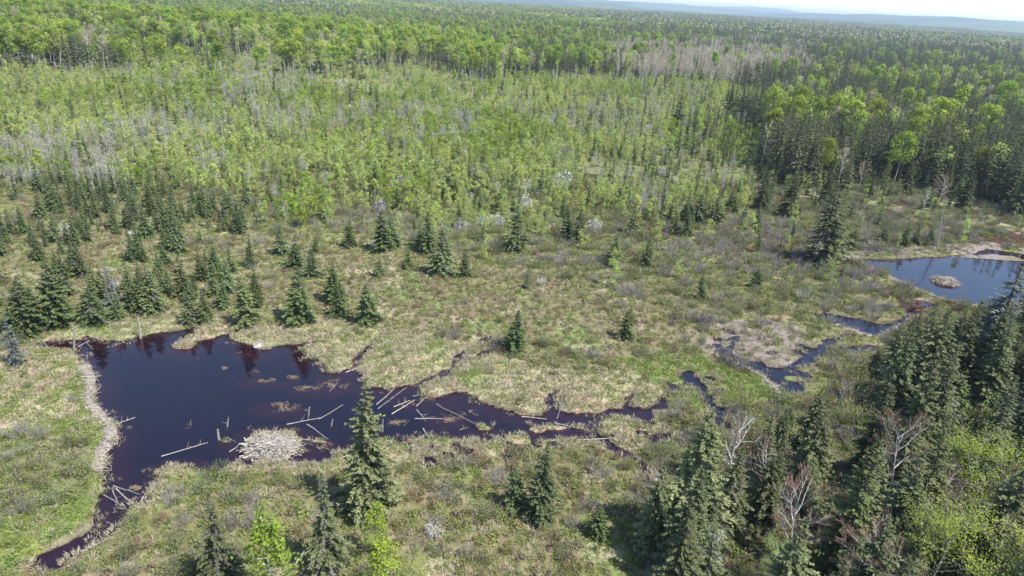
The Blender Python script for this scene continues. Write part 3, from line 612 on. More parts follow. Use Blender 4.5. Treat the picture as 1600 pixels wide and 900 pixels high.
ST = 'spruce tree'
HERO_SPRUCE = [  # species, base px, base py, top py, width, label
 ('spruce', 572, 800, 588, .98, 'tallest spruce of the near shore, standing alone right of the stick lodge'),
 ('spruce_grey', 350, 925, 768, 1.1, 'pale grey-green spruce below the pond, cut by the bottom edge'),
 ('spruce_grey', 514, 890, 742, 1.05, 'half-bare grey spruce left of and below the tall lone spruce'),
 ('spruce', 842, 812, 690, 1.0, 'dense bluish spruce of a pair on the marsh below the right pond arm'),
 ('young', 808, 792, 726, 1.0, 'smaller spruce hugging the left side of the dense marsh spruce'),
 ('young', 934, 838, 790, 1.3, 'small squat spruce left of the big spruce at the forest corner'),
 ('spruce', 1082, 852, 642, 1.0, 'big broad spruce at the left corner of the lower right forest'),
 ('spruce', 1252, 775, 620, .9, 'tall spruce with pale trunk showing behind the bare white birch'),
 ('young', 1302, 905, 688, .8, 'fresh green slender spruce between two bare birches at lower right'),
 ('spruce', 1185, 822, 690, 1.0, 'dark spruce right of the white standing birch'),
 ('spruce', 1350, 745, 578, .95, 'dark spruce directly above the big reddish bare birch'),
 ('spruce_grey', 1448, 668, 528, 1.2, 'broad lichen-grey spruce above the bright green maple-like tree'),
 ('spruce', 1392, 640, 505, .95, 'sunlit olive spruce at the forest edge beside the mud pools'),
 ('spruce', 1432, 600, 470, .9, 'leading spruce of the forest edge pointing at the dam'),
 ('spruce', 1492, 610, 470, 1.1, 'tall olive spruce in front of the middle of the dam'),
 ('spruce', 1535, 640, 492, .95, 'spruce just right of the tall olive one below the dam'),
 ('spruce_grey', 1590, 710, 545, 1.1, 'tall greyish spruce at the right edge beside the bright leafy tree'),
 ('spruce_grey', 1535, 725, 585, 1.0, 'grey spruce between the leafy tree and the right edge'),
 ('bluish', 1556, 532, 404, 1.7, 'big blue-green conifer overlapping the upper pond at the right edge'),
 ('spruce', 1588, 560, 432, 1.1, 'dark spruce between the blue-green conifer and the right edge'),
 ('spruce_grey', 1282, 412, 284, 1.35, 'large lone spruce left of the upper pond, its right side grey'),
 ('spruce', 1586, 338, 250, 1.1, 'dark spruce at the right edge behind the upper pond'),
 ('bluish', 27, 572, 488, .9, 'silvery blue-grey spruce on the left bank of the pond'),
 ('young', 90, 508, 402, 1.15, 'largest layered fir at the upper left corner of the pond'),
 ('young', 42, 524, 430, 1.1, 'layered fir just left of the largest shore fir'),
 ('young', 150, 506, 436, 1.05, 'compact fir on the shore right of the largest shore fir'),
 ('bluish', 178, 482, 408, 1.0, 'grey-streaked fir behind the compact shore fir'),
 ('young', 240, 486, 424, 1.1, 'isolated neat fir above the left part of the pond'),
 ('young', 297, 506, 455, .9, 'small dark fir left of its pale twin on the pond bank'),
 ('young', 322, 502, 450, 1.0, 'pale green small fir right of a dark one on the pond bank'),
 ('young', 350, 482, 436, .9, 'narrow little fir set back from the pond between two pairs'),
 ('young', 386, 509, 430, .95, 'tall narrow fir on the bank above the pond middle'),
 ('young', 402, 478, 420, .9, 'fir behind the tall narrow bank fir'),
 ('young', 470, 503, 414, 1.0, 'shapely fir standing forward on the pond bank'),
 ('young', 522, 472, 408, 1.0, 'rear fir of the close double right of the shapely bank fir'),
 ('young', 530, 496, 436, .95, 'front fir of the close double right of the shapely bank fir'),
 ('young', 573, 505, 440, 1.2, 'rightmost fir of the pond bank row, grey at its base'),
 ('young', 439, 397, 350, 1.0, 'round dark fir alone on the brown heath'),
 ('young', 462, 418, 366, .9, 'fir right of and below the round dark heath fir'),
 ('young', 488, 432, 388, 1.1, 'grey-stemmed fir beside a bare pole on the heath'),
 ('young', 546, 386, 344, 1.0, 'fir at the left edge of the central fir cluster'),
 ('young', 598, 392, 326, 1.2, 'largest fir of the central cluster behind the heath'),
 ('young', 612, 386, 335, 1.0, 'fir touching the right side of the central cluster giant'),
 ('young', 668, 396, 330, .9, 'fir in front of the right clump of the centre'),
 ('young', 690, 428, 352, .95, 'front fir of the right central clump'),
 ('young', 594, 432, 400, 1.0, 'little light fir below the central cluster'),
 ('young', 638, 420, 385, 1.0, 'light young fir between the two central clumps'),
 ('young', 726, 432, 385, .9, 'slim fir right of the right central clump'),
 ('young', 802, 548, 482, 1.1, 'yellowish squat fir at the edge of the sedge meadow'),
 ('young', 976, 530, 476, .95, 'lone dark fir in the meadow left of the mud flat'),
 ('young', 957, 414, 362, 1.05, 'left fir of two standing apart in the grey shrubs'),
 ('young', 1010, 416, 368, .9, 'right fir of two standing apart in the grey shrubs'),
 ('young', 1180, 448, 416, 1.0, 'small fir alone in grey shrubs left of the big lone spruce'),
 ('young', 884, 372, 316, .9, 'dark fir near the white blossom right of centre'),
 ('young', 906, 378, 322, .9, 'second dark fir right of centre beside the blossom'),
 ('young', 808, 392, 320, .9, 'dark slim fir left of the white blossom'),
 ('young', 1050, 340, 306, 1.0, 'leftmost fir of the dark hedge-like row'),
 ('young', 1072, 342, 300, 1.0, 'second fir from the left in the dark hedge-like row'),
 ('young', 1090, 348, 298, 1.0, 'third fir from the left in the dark hedge-like row'),
 ('young', 1114, 352, 300, 1.0, 'fourth fir from the left in the dark hedge-like row'),
 ('young', 1140, 332, 292, 1.0, 'rightmost fir of the dark hedge-like row'),
 ('young', 1058, 206, 148, 1.2, 'yellowish pine standing tall in the far clearing'),
 ('spruce', 1230, 340, 262, .9, 'spruce above left of the large lone spruce'),
 ('young', 1182, 362, 318, .9, 'short dark fir at the foot of the right forest'),
 ('young', 1330, 392, 350, .7, 'slim fir with a rusty skirt beside the upper pond'),
 ('young', 1380, 378, 345, .8, 'small fir on the far bank of the upper pond'),
 ('young', 1430, 382, 350, 1.0, 'green fir left of the grey leaning snag'),
 ('young', 1452, 378, 348, 1.0, 'dark fir touching the grey leaning snag'),
]
for sp, bx, by, tp, wd, lab in HERO_SPRUCE: hero('spruce_tree', sp, bx, by, tp, lab, ST, wd * (1.18 if sp == 'young' else 1.0), None, tuple(RNG.normal(0, .03, 2)))
hero('dead_snag', 'snag', 1464, 386, 318, 'grey dead leaning spruce on the far bank of the upper pond', 'dead tree', 1.1, 0, (0, .12))
hero('dead_snag', 'snag', 60, 400, 350, 'grey dead fir in the young stand at far left', 'dead tree', 1.1, 1)
HERO_LEAF = [
 ('leafy_tree', 'sapling', 440, 945, 782, 1.15, 'bright green young poplar at the bottom, left of the half-bare spruce', 'leafy tree'),
 ('leafy_tree', 'sapling', 588, 868, 782, 1.15, 'bright green sapling at the foot of the tall lone spruce', 'leafy tree'),
 ('leafy_tree', 'sapling', 600, 960, 838, 1.2, 'bright green sapling at the bottom edge right of centre left', 'leafy tree'),
 ('leafy_tree', 'leafy_pale', 642, 945, 850, .6, 'pale thin sapling at the bottom edge beside the bright ones', 'leafy tree'),
 ('leafy_tree', 'leafy', 1488, 790, 655, 1.15, 'big bright green tree in the middle of the lower right forest', 'leafy tree'),
 ('leafy_tree', 'leafy', 1445, 930, 765, .95, 'bright green tree at the bottom of the lower right forest', 'leafy tree'),
 ('leafy_tree', 'leafy_pale', 1572, 960, 808, .95, 'pale green tree in the bottom right corner', 'leafy tree'),
 ('leafy_tree', 'leafy_pale', 1590, 600, 500, .7, 'soft green tree below the blue-green conifer at the right edge', 'leafy tree'),
 ('leafy_tree', 'leafy_pale', 1200, 930, 840, .8, 'pale tan-green sapling left of the bottom white birch', 'leafy tree'),
 ('bare_tree', 'bare_white', 1132, 772, 638, 1.0, 'slender white birch without leaves standing in a dark gap', 'bare tree'),
 ('bare_tree', 'bare', 1236, 895, 728, .9, 'leafless white birch with many fine limbs at the bottom', 'bare tree'),
 ('bare_tree', 'bare', 1392, 800, 640, 1.0, 'big leafless birch with reddish twigs in the lower right forest', 'bare tree'),
 ('bare_tree', 'bare_white', 1102, 915, 812, .9, 'dead pale tree below the big corner spruce', 'bare tree'),
 ('bare_tree', 'bare', 1305, 640, 580, .9, 'tan budding birch pair beside the mud pool', 'bare tree'),
 ('bare_tree', 'bare_white', 1350, 262, 206, .5, 'bright white dead trunk at the edge of the right forest', 'bare tree'),
 ('bare_tree', 'bare_white', 1300, 264, 215, .5, 'left white trunk before the right forest', 'bare tree'),
 ('bare_tree', 'bare', 1345, 290, 248, 1.0, 'clump of leaning white stems below the right forest', 'bare tree'),
 ('bare_tree', 'bare', 1415, 280, 228, 1.0, 'white forked birch right of the leaning stems', 'bare tree'),
 ('bare_tree', 'bare_white', 1440, 332, 290, 1.0, 'leaning white birch above the grey snag', 'bare tree'),
 ('bare_tree', 'bare', 1468, 318, 268, 1.0, 'tan birch right of the leaning white birch', 'bare tree'),
 ('bare_tree', 'bare_white', 1190, 262, 180, .6, 'tall white bare trunk at the left end of the right forest', 'bare tree'),
 ('bare_tree', 'bare_white', 583, 398, 358, .35, 'bare pale pole at the left foot of the central fir cluster', 'bare tree'),
 ('bare_tree', 'bare_white', 484, 412, 375, .35, 'bare pole on the brown heath', 'bare tree'),
 ('bare_tree', 'bare_white', 447, 352, 315, .5, 'pair of white poles behind the round dark fir', 'bare tree'),
]
for nme, sp, bx, by, tp, wd, lab, ct in HERO_LEAF: hero(nme, sp, bx, by, tp, lab, ct, wd)

for i, (bx, by, tp, wd, lab) in enumerate([(1198,218,128,1.0,'leftmost bright green crown of the right forest'),(1238,222,132,1.1,'second bright crown from the left in the right forest'),(1318,238,148,1.1,'bright green crown above the white dead trunk'),(1352,242,152,.9,'bright crown right of the white dead trunk'),
  (1450,245,150,1.3,'large bright crown in the middle of the right forest'),(1482,225,132,1.0,'bright crown behind the large middle one of the right forest'),(1522,250,160,1.0,'bright round crown right of the large middle one'),(1405,215,135,1.0,'bright crown left of and behind the large middle one'),(1560,195,125,1.2,'bright crown at the right of the right forest'),
  (1328,262,192,.5,'small bright sapling between white trunks'),(205,125,55,1.1,'bright aspen beside the far left forest edge'),(285,122,70,1.1,'round bright aspen at the left forest front'),(345,122,64,1.2,'broad bright aspen at the left forest front'),(250,118,48,1.1,'bright aspen between two others of the left front'),(410,125,66,1.1,'bright aspen left of centre at the forest front')]):
    hero('aspen_tree', 'aspen', bx, by, tp, lab, 'leafy tree', wd)
# blossoming shrubs (px base, py base, py top)
for bx, by, tp, lab in [
 (512,282,262,'white blossoming shrub left of centre in the saplings'),(628,300,266,'large white blossoming shrub at centre of the saplings'),(880,298,258,'white blossoming tree right of centre'),
 (722,360,338,'wide white blossom patch behind the right central firs'),(752,352,332,'white blossom behind the heath, right of the wide patch'),(778,355,330,'white blossom at the right end of the heath row'),
 (930,362,338,'wide white blossom mass below the dark firs'),(902,376,350,'small white blossom left of the wide mass'),(820,330,300,'tall white blossom beside a slim fir'),
 (225,192,170,'white blossom near the upper left clearing'),(250,232,216,'white blossom low in the left saplings'),(565,238,216,'white blossom high in the central saplings'),
 (745,275,255,'white blossom upper right of the large one'),(700,290,272,'white blossom left of the sapling gap'),(410,262,246,'small white blossom left of centre'),(1035,275,258,'white blossom near the far clearing'),
 (846,445,430,'small bright white bush in grey shrubs'),(676,838,812,'pale silvery bush in the foreground shrubs'),(183,452,434,'white dead brush among the left firs'),(100,370,345,'pale bare brush left of the young firs')]:
    hero('blossoming_shrub', 'blossom', bx, by, tp, lab, 'shrub', 1.3)

# ------------------------------------------------------------------ logs, lodges, dams, boulders
def log_mesh(name, Ln, r0, r1, seed, mat, stub=True):
    rng = np.random.default_rng(seed); b = MB(); k = 6; u = np.linspace(0, 1, k); w = np.cumsum(rng.normal(0, .007 * Ln, (k, 2)), 0); w[0] = 0
    b.tube(np.stack([u * Ln, w[:, 0], w[:, 1] * .4], -1), r0 + (r1 - r0) * u, 7, 0)
    if stub:
        for q in range(int(rng.integers(1, 6))):
            t = rng.uniform(.3, .9); a = rng.uniform(0, 6.28); p = np.array([t * Ln, 0, 0])
            b.tube([p, p + np.array([.12, math.cos(a) * .3, abs(math.sin(a)) * .3]) * rng.uniform(.5, 2.6)], [r0 * .4, r0 * .15], 3, 0)
    return b.mesh(name, [mat])
LOGS = [ # ends in photo pixels, thickness m, label
 ((252,713),(325,692),.10,'long straight log floating in open water left of the stick lodge'),((355,683),(370,691),.08,'short log bent towards the stick lodge from the left'),
 ((358,706),(379,692),.09,'log slanting up to the left side of the stick lodge'),((448,663),(500,652),.10,'log running right from the top of the stick lodge'),
 ((498,655),(536,634),.10,'log continuing up behind the tall lone spruce'),((480,663),(512,687),.11,'log slanting down from the upright pole by the lodge'),
 ((470,686),(500,690),.08,'upper short log right of the stick lodge'),((468,692),(490,695),.08,'lower short log right of the stick lodge'),
 ((540,582),(594,565),.13,'pale log resting on the sedge bank above the tall spruce'),((588,632),(619,603),.10,'left of two parallel logs right of the tall spruce top'),
 ((590,639),(636,606),.10,'right of two parallel logs right of the tall spruce top'),((615,636),(641,626),.08,'thin upper log of the middle channel tangle'),
 ((612,647),(648,627),.09,'longer lower log of the middle channel tangle'),((645,619),(680,616),.09,'level log at the mouth of the side channel'),
 ((650,635),(668,619),.09,'steep short log below the mouth of the side channel'),((651,640),(666,658),.07,'thin log sinking towards lower right in the channel tangle'),
 ((682,631),(752,668),.11,'longest pale log lying across the right arm of the pond'),((648,654),(694,655),.10,'level log low in the right arm of the pond'),
 ((661,670),(679,700),.13,'thick pale log leaning out of the near bank'),((718,672),(732,667),.07,'small stick at the islet in the right arm'),
 ((815,651),(854,657),.14,'thick log at the narrowing of the right arm'),((868,661),(911,671),.11,'log lying over the tussocks past the narrowing'),
 ((850,689),(962,683),.12,'long tan log along the lower side channel'),((178,664),(212,653),.10,'log sticking out from the left dam into open water'),
 ((145,584),(154,598),.11,'short log at the upper end of the left dam'),((177,759),(219,773),.12,'upper log of the jam at the pond outlet'),
 ((181,763),(206,787),.12,'diagonal log of the jam at the pond outlet'),((176,766),(184,786),.08,'steep thin log of the jam at the pond outlet'),
 ((162,773),(199,799),.11,'lowest log of the jam across the outlet'),((220,783),(243,748),.12,'left of two close logs rising from the outlet'),
 ((226,780),(246,754),.10,'right of two close logs rising from the outlet'),((214,790),(236,783),.09,'low log at the foot of the two rising ones'),
 ((129,861),(170,845),.14,'stout log beside the outlet stream'),((58,885),(75,908),.13,'log at the bottom end of the outlet stream, left'),
 ((90,903),(121,877),.13,'log at the bottom end of the outlet stream, right'),((165,718),(174,729),.08,'small curved stick against the left dam'),
 ((150,735),(166,752),.08,'thin stick lying on the green left bank'),((344,735),(370,729),.10,'tan log on the near bank left of the lodge'),
 ((398,721),(450,724),.11,'grey log along the foot of the stick lodge'),((452,723),(498,722),.09,'thin log right of the grey lodge-foot log'),
 ((446,716),(455,731),.08,'left of three short sticks below the lodge water'),((461,725),(475,733),.08,'right of three short sticks below the lodge water'),
 ((617,728),(640,708),.15,'pale curved log on the near bank right of the tall spruce'),((595,695),(627,698),.09,'log in mud at the right foot of the tall spruce'),
 ((718,694),(732,705),.09,'grey stick in tussocks of the near bank'),((745,685),(757,706),.09,'slanting stick in tussocks at the bend'),
 ((515,612),(528,597),.07,'thin stick on the shoal in open water'),((62,530),(80,544),.08,'dead branch at the upper left inlet'),((122,542),(141,533),.09,'log at the upper left inlet beside the leaning pole'),
 ((136,536),(146,546),.08,'short log floating below the upper left inlet'),((870,655),(880,628),.06,'thin reed-like stick in the brown tussocks'),((1500,402),(1600,408),.16,'long driftwood log on the far bank of the upper pond'),
 ((1495,392),(1520,397),.14,'driftwood on the mud of the upper pond'),((1275,432),(1286,448),.08,'pair of thin fallen sticks left of the upper dam'),((878,548),(888,545),.08,'pale stick lying in the green meadow'),
 ((1575,490),(1600,495),.15,'pale log at the right end of the upper dam')]
for i, ((ax, ay), (bx, by), r, lab) in enumerate(LOGS):
    lev = WL5 if (ax > 1480) else WL
    x0, y0 = map(float, ray_ground(ax, ay, lev)); x1, y1 = map(float, ray_ground(bx, by, lev))
    z0 = max(lev + .0, gz1(x0, y0) + r * .4); z1 = max(lev - .0, gz1(x1, y1) + r * .4) + (.12 if i % 4 == 0 else 0); zm = gz1((x0 + x1) / 2, (y0 + y1) / 2) + .1
    if zm > (z0 + z1) / 2: z0 += zm - (z0 + z1) / 2; z1 += zm - (z0 + z1) / 2
    r *= .52; v = Vector((x1 - x0, y1 - y0, z1 - z0)); o = obj('fallen_log', log_mesh('fallen_log', v.length, r, r * .6, 300 + i, M['wood_tan'] if 'tan' in lab else (M['wood_grey'], M['wood_dark'], M['wood_grey'])[i % 3]))
    o.location = (x0, y0, z0); o.rotation_euler = v.to_track_quat('X', 'Z').to_euler(); tag(o, lab, 'log')
for i, (bx, by, tx, ty, r, lab) in enumerate([
 (343,690,343,671,.14,'upright broken stump in the pond left of the lodge'),(355,678,352,655,.09,'thin upright pole in the pond above the stump'),(482,660,480,636,.09,'upright pole at the right of the lodge crossing a log'),
 (598,681,597,655,.07,'upright pole right of the tall lone spruce'),(220,530,221,495,.15,'white standing snag on the upper pond bank'),(115,549,126,509,.13,'white leaning pole at the upper left inlet'),
 (517,677,516,655,.08,'pole half hidden left of the tall spruce'),(645,708,644,695,.12,'short dark stump on the near bank'),(290,676,290,670,.09,'tiny stub left of the lodge in open water'),(388,672,388,668,.10,'tiny stub above the lodge'),
 (725,738,725,712,.08,'pole standing in near bank mud')]):
    x, y, z = at_px(bx, by); z = max(z, WL - .25); h = height_to(x, y, z, ty) ; xx, _ = ray_ground(tx, by, z); dx = float(xx) - x
    v = Vector((dx, 0, h)); o = obj('standing_pole', log_mesh('standing_pole', v.length + .2, r, r * .55, 400 + i, M['wood_grey'])); o.location = (x, y, z - .2)
    o.rotation_euler = v.to_track_quat('X', 'Z').to_euler(); tag(o, lab, 'dead tree')

def sticks(name, P, n, smin, smax, seed, wid=.05, up=.1, ):
    """P(u1,u2)->(pos, normal-ish, along) random surface sampler"""
    rng = np.random.default_rng(seed); b = MB()
    for i in range(n):
        p, al = P(rng); a = al + rng.normal(0, .5); d = np.array([math.cos(a), math.sin(a), rng.normal(0, up)]); l = rng.uniform(smin, smax); r = wid * rng.uniform(.5, 1.2)
        b.tube([p - d * l / 2, p + d * l / 2], [r, r * .6], 3, 0, rng.random())
    return b.mesh(name, [M['stick']])
def lodge(px, py, wpx, Hm, label, n, grassy, lev, seed):
    cx, cy = map(float, ray_ground(px, py, lev)); x1, _ = ray_ground(px + wpx / 2, py, lev); R = abs(float(x1) - cx)
    e = bpy.data.objects.new('beaver_lodge', None); e.location = (cx, cy, lev - .1); COL.objects.link(e); tag(e, label, 'beaver lodge')
    rng = np.random.default_rng(seed); b = MB(); nr, na = 9, 28; V = np.zeros((nr, na, 3))
    prof = lambda q: Hm * (1 - q ** 1.7) + .0
    for i in range(nr):
        q = i / (nr - 1)
        for j in range(na):
            a = j * 6.2832 / na; rr = R * q * (1 + .10 * math.sin(2 * a + 1) + .05 * math.sin(5 * a)); V[i, j] = (rr * math.cos(a), rr * math.sin(a) * .85, prof(q) + .06 * rng.normal() * (q < .98) - .2 * (i == nr - 1))
    V2 = np.roll(V, -1, 1); b.quads(np.stack([V[:-1], V[1:], V2[1:], V2[:-1]], 2).reshape(-1, 4, 3), 0, .5)
    obj('mound', b.mesh('mound', [M['peat']]), e)
    def smp(r):
        q = math.sqrt(r.random()) * 1.02; a = r.uniform(0, 6.28); return np.array([R * q * math.cos(a), .85 * R * q * math.sin(a), prof(min(q, 1)) + .07]), r.uniform(-1.2, 1.6)
    tag(obj('stick_layer', sticks('stick_layer', smp, n, .5, 2.0, seed + 1, .045, .16), e), kind='stuff')
    g = MB(); 
    for i in range(grassy):
        q = rng.uniform(.55, 1.1) if grassy < 60 else math.sqrt(rng.random()); a = rng.uniform(.6, 3.6) if grassy < 60 else rng.uniform(0, 6.28)
        p = np.array([R * q * math.cos(a), .85 * R * q * math.sin(a), prof(min(q, 1)) - .02]); t = tuft(seed * 50 + i, .5, .4, 12, .06)
        g.q.append(t.q[0] + p.astype(np.float32)); g.m.append(t.m[0]); g.t.append(t.t[0])
    tag(obj('grass_fringe', g.mesh('grass_fringe', [M['straw'] if grassy < 60 else M['grass']]), e), kind='stuff')
    USED.append((cx, cy, R))
lodge(425, 700, 84, .95, 'broad pale mound of grey sticks at the near side of the pond', 700, 40, WL, 500)
lodge(1478, 441, 36, .9, 'small tan island lodge in the middle of the upper pond', 240, 50, WL5, 510)

def dam(pts, z, Wd, Hm, label, n, seed, green):
    P = polyw(pts, z); e = bpy.data.objects.new('beaver_dam', None); m = P[len(P) // 2]; e.location = (m[0], m[1], z); COL.objects.link(e); tag(e, label, 'beaver dam')
    s = np.concatenate([[0], np.cumsum(np.linalg.norm(np.diff(P, axis=0), axis=1))]); k = int(s[-1] / .5) + 2; u = np.linspace(0, s[-1], k)
    C = np.stack([np.interp(u, s, P[:, 0]), np.interp(u, s, P[:, 1])], -1) - m; T = np.gradient(C, axis=0); T /= np.linalg.norm(T, axis=1)[:, None]; Nn = np.stack([-T[:, 1], T[:, 0]], -1)
    rng = np.random.default_rng(seed); prof = [(-1, -.35), (-.6, .35), (-.15, .9), (.2, 1), (.6, .45), (1, -.35)]
    V = np.zeros((k, 6, 3)); en = np.minimum(1, np.minimum(u, s[-1] - u) / 1.0)
    for j, (a, h) in enumerate(prof):
        V[:, j, :2] = C + Nn * (a * Wd * (1 + .2 * rng.normal(size=k)))[:, None] * .5; V[:, j, 2] = Hm * h * (.3 + .7 * en) + .03 * rng.normal(size=k)
    b = MB(); b.quads(np.stack([V[:-1, :-1], V[1:, :-1], V[1:, 1:], V[:-1, 1:]], 2).reshape(-1, 4, 3), 0, .5); obj('bank', b.mesh('bank', [M['peat']]), e)
    def smp(r):
        i = int(r.integers(k)); a = r.uniform(-.8, .8); h = np.interp(a, [q[0] for q in prof], [q[1] for q in prof]); p = C[i] + Nn[i] * a * Wd * .5 + T[i] * r.uniform(-.3, .3)
        return np.array([p[0], p[1], Hm * h * (.3 + .7 * en[i]) + .04]), math.atan2(T[i][1], T[i][0]) + r.choice([0, 1.2])
    tag(obj('stick_layer', sticks('stick_layer', smp, n, .4, 1.5, seed + 1, .035), e), kind='stuff')
dam([(128,572),(138,590),(138,610),(136,628),(148,645),(163,660),(172,672),(170,688),(152,712),(148,740)], WL, 1.5, .34, 'curved stick dam along the left edge of the large pond', 420, 520, 1)
dam([(1322,403),(1345,414),(1380,432),(1420,450),(1460,466),(1505,478),(1560,486),(1610,488)], WL5, 1.9, .35, 'long straight stick dam holding back the upper pond', 600, 530, 0)
dam([(1085,545),(1115,556),(1150,571),(1185,588),(1205,603),(1222,624)], WL, 1.3, .30, 'low grassy dam along the near side of the mud pools', 260, 540, 1)
dam([(1250,492),(1290,506),(1330,518),(1370,530)], WL, 1.2, .28, 'low straight dam on the near side of the long blue pool', 160, 550, 1)

def boulder(px, py, wpx, hf, label, seed):
    import bmesh
    x, y, z = at_px(px, py); x1, _ = ray_ground(px + wpx / 2, py, z); R = abs(float(x1) - x); rng = np.random.default_rng(seed)
    bm = bmesh.new(); bmesh.ops.create_icosphere(bm, subdivisions=3, radius=1); ph = rng.uniform(0, 6, 6)
    for v in bm.verts:
        c = v.co; f = 1 + .16 * math.sin(2.3 * c.x + ph[0]) + .14 * math.sin(3.1 * c.y + ph[1]) + .10 * math.sin(5 * c.z + 4 * c.x + ph[2]) + .05 * math.sin(9 * c.y + 7 * c.x + ph[3])
        v.co = Vector((c.x * R * f, c.y * R * .8 * f, c.z * R * hf * f))
    me = bpy.data.meshes.new('boulder'); bm.to_mesh(me); bm.free(); me.materials.append(M['rock']); o = obj('boulder', me); o.location = (x, y, z + R * hf * .25); tag(o, label, 'rock'); USED.append((x, y, R))
for i, (px, py, wp, hf, lab) in enumerate([(405,541,18,.3,'flat pale rock on the far pond shore'),(1322,405,22,.4,'pale boulder at the left end of the upper dam'),(1334,402,12,.5,'smaller boulder beside the pale one at the upper dam'),
  (290,218,11,.9,'bright white boulder in the left saplings'),(505,160,16,.4,'pale rock slab in the far left clearing'),(480,165,12,.4,'left small slab in the far clearing'),(545,166,14,.4,'right slab in the far clearing'),(415,162,10,.5,'pale rock left of the far clearing'),
  (1015,200,14,.5,'pale rock beside the yellowish pine'),(1062,210,10,.5,'small rock right of the yellowish pine'),(98,375,22,.5,'pale rock in the young fir stand, left'),(210,366,20,.5,'pale rock in the young fir stand, right'),(930,248,12,.5,'pale rock in the right of the saplings'),(420,190,12,.4,'rock slab left in the upper saplings')]):
    boulder(px, py, wp, hf, lab, 560 + i)
print('heroes', len(bpy.data.objects))

# ------------------------------------------------------------------ scatter of trees and shrubs by zone
U = np.array(USED)
def free(x, y, pad=0.0):
    ok = np.ones(len(x), bool)
    for ux, uy, r in U: ok &= (x - ux) ** 2 + (y - uy) ** 2 > (r + pad) ** 2
    return ok
def grid(d0, d1, c, jit=.48, fov=.95):
    n = int(2 * d1 / c) + 2; X, Y = np.meshgrid((np.arange(n) - n / 2) * c, np.arange(d0 * .4, d1 * 1.02, c)); X = X.ravel() + RNG.uniform(-jit, jit, X.size) * c; Y = Y.ravel() + RNG.uniform(-jit, jit, Y.size) * c
    d = np.hypot(X, Y); m = (d >= d0) & (d < d1) & (np.abs(X) < fov * Y + 14) & (Y > 26); return X[m], Y[m]
CAND = []    # species, x, y, H, wide, zone
def put(sp, m, x, y, lo, hi, zn, wide=1.0):
    n = int(m.sum()); 
    age = (.5 + .95 * fbm(x[m], y[m], 22, 95, 3)) if zn == 'regen' else np.ones(n)
    for a, b, h, w_ in zip(x[m], y[m], RNG.uniform(lo, hi, n) * age, RNG.uniform(.75, 1.2, n) * wide): CAND.append((sp, a, b, h, w_, zn))
CEIL = np.array([(900, 760), (985, 720), (1100, 672), (1250, 628), (1330, 585), (1400, 512), (1450, 478), (1560, 486), (1600, 430), (1750, 380), (2200, 350)], float)
def under_ceiling(x, y, H):
    px, py = project(x, y, np.full(np.shape(x), H)); return py > np.interp(px, CEIL[:, 0], CEIL[:, 1])
def pick(zmask, u, x, y, table, zn):
    acc = 0.0
    for sp, p, lo, hi in table:
        p = np.broadcast_to(p, u.shape); put(sp, zmask & (u >= acc) & (u < acc + p), x, y, lo, hi, zn); acc = acc + p
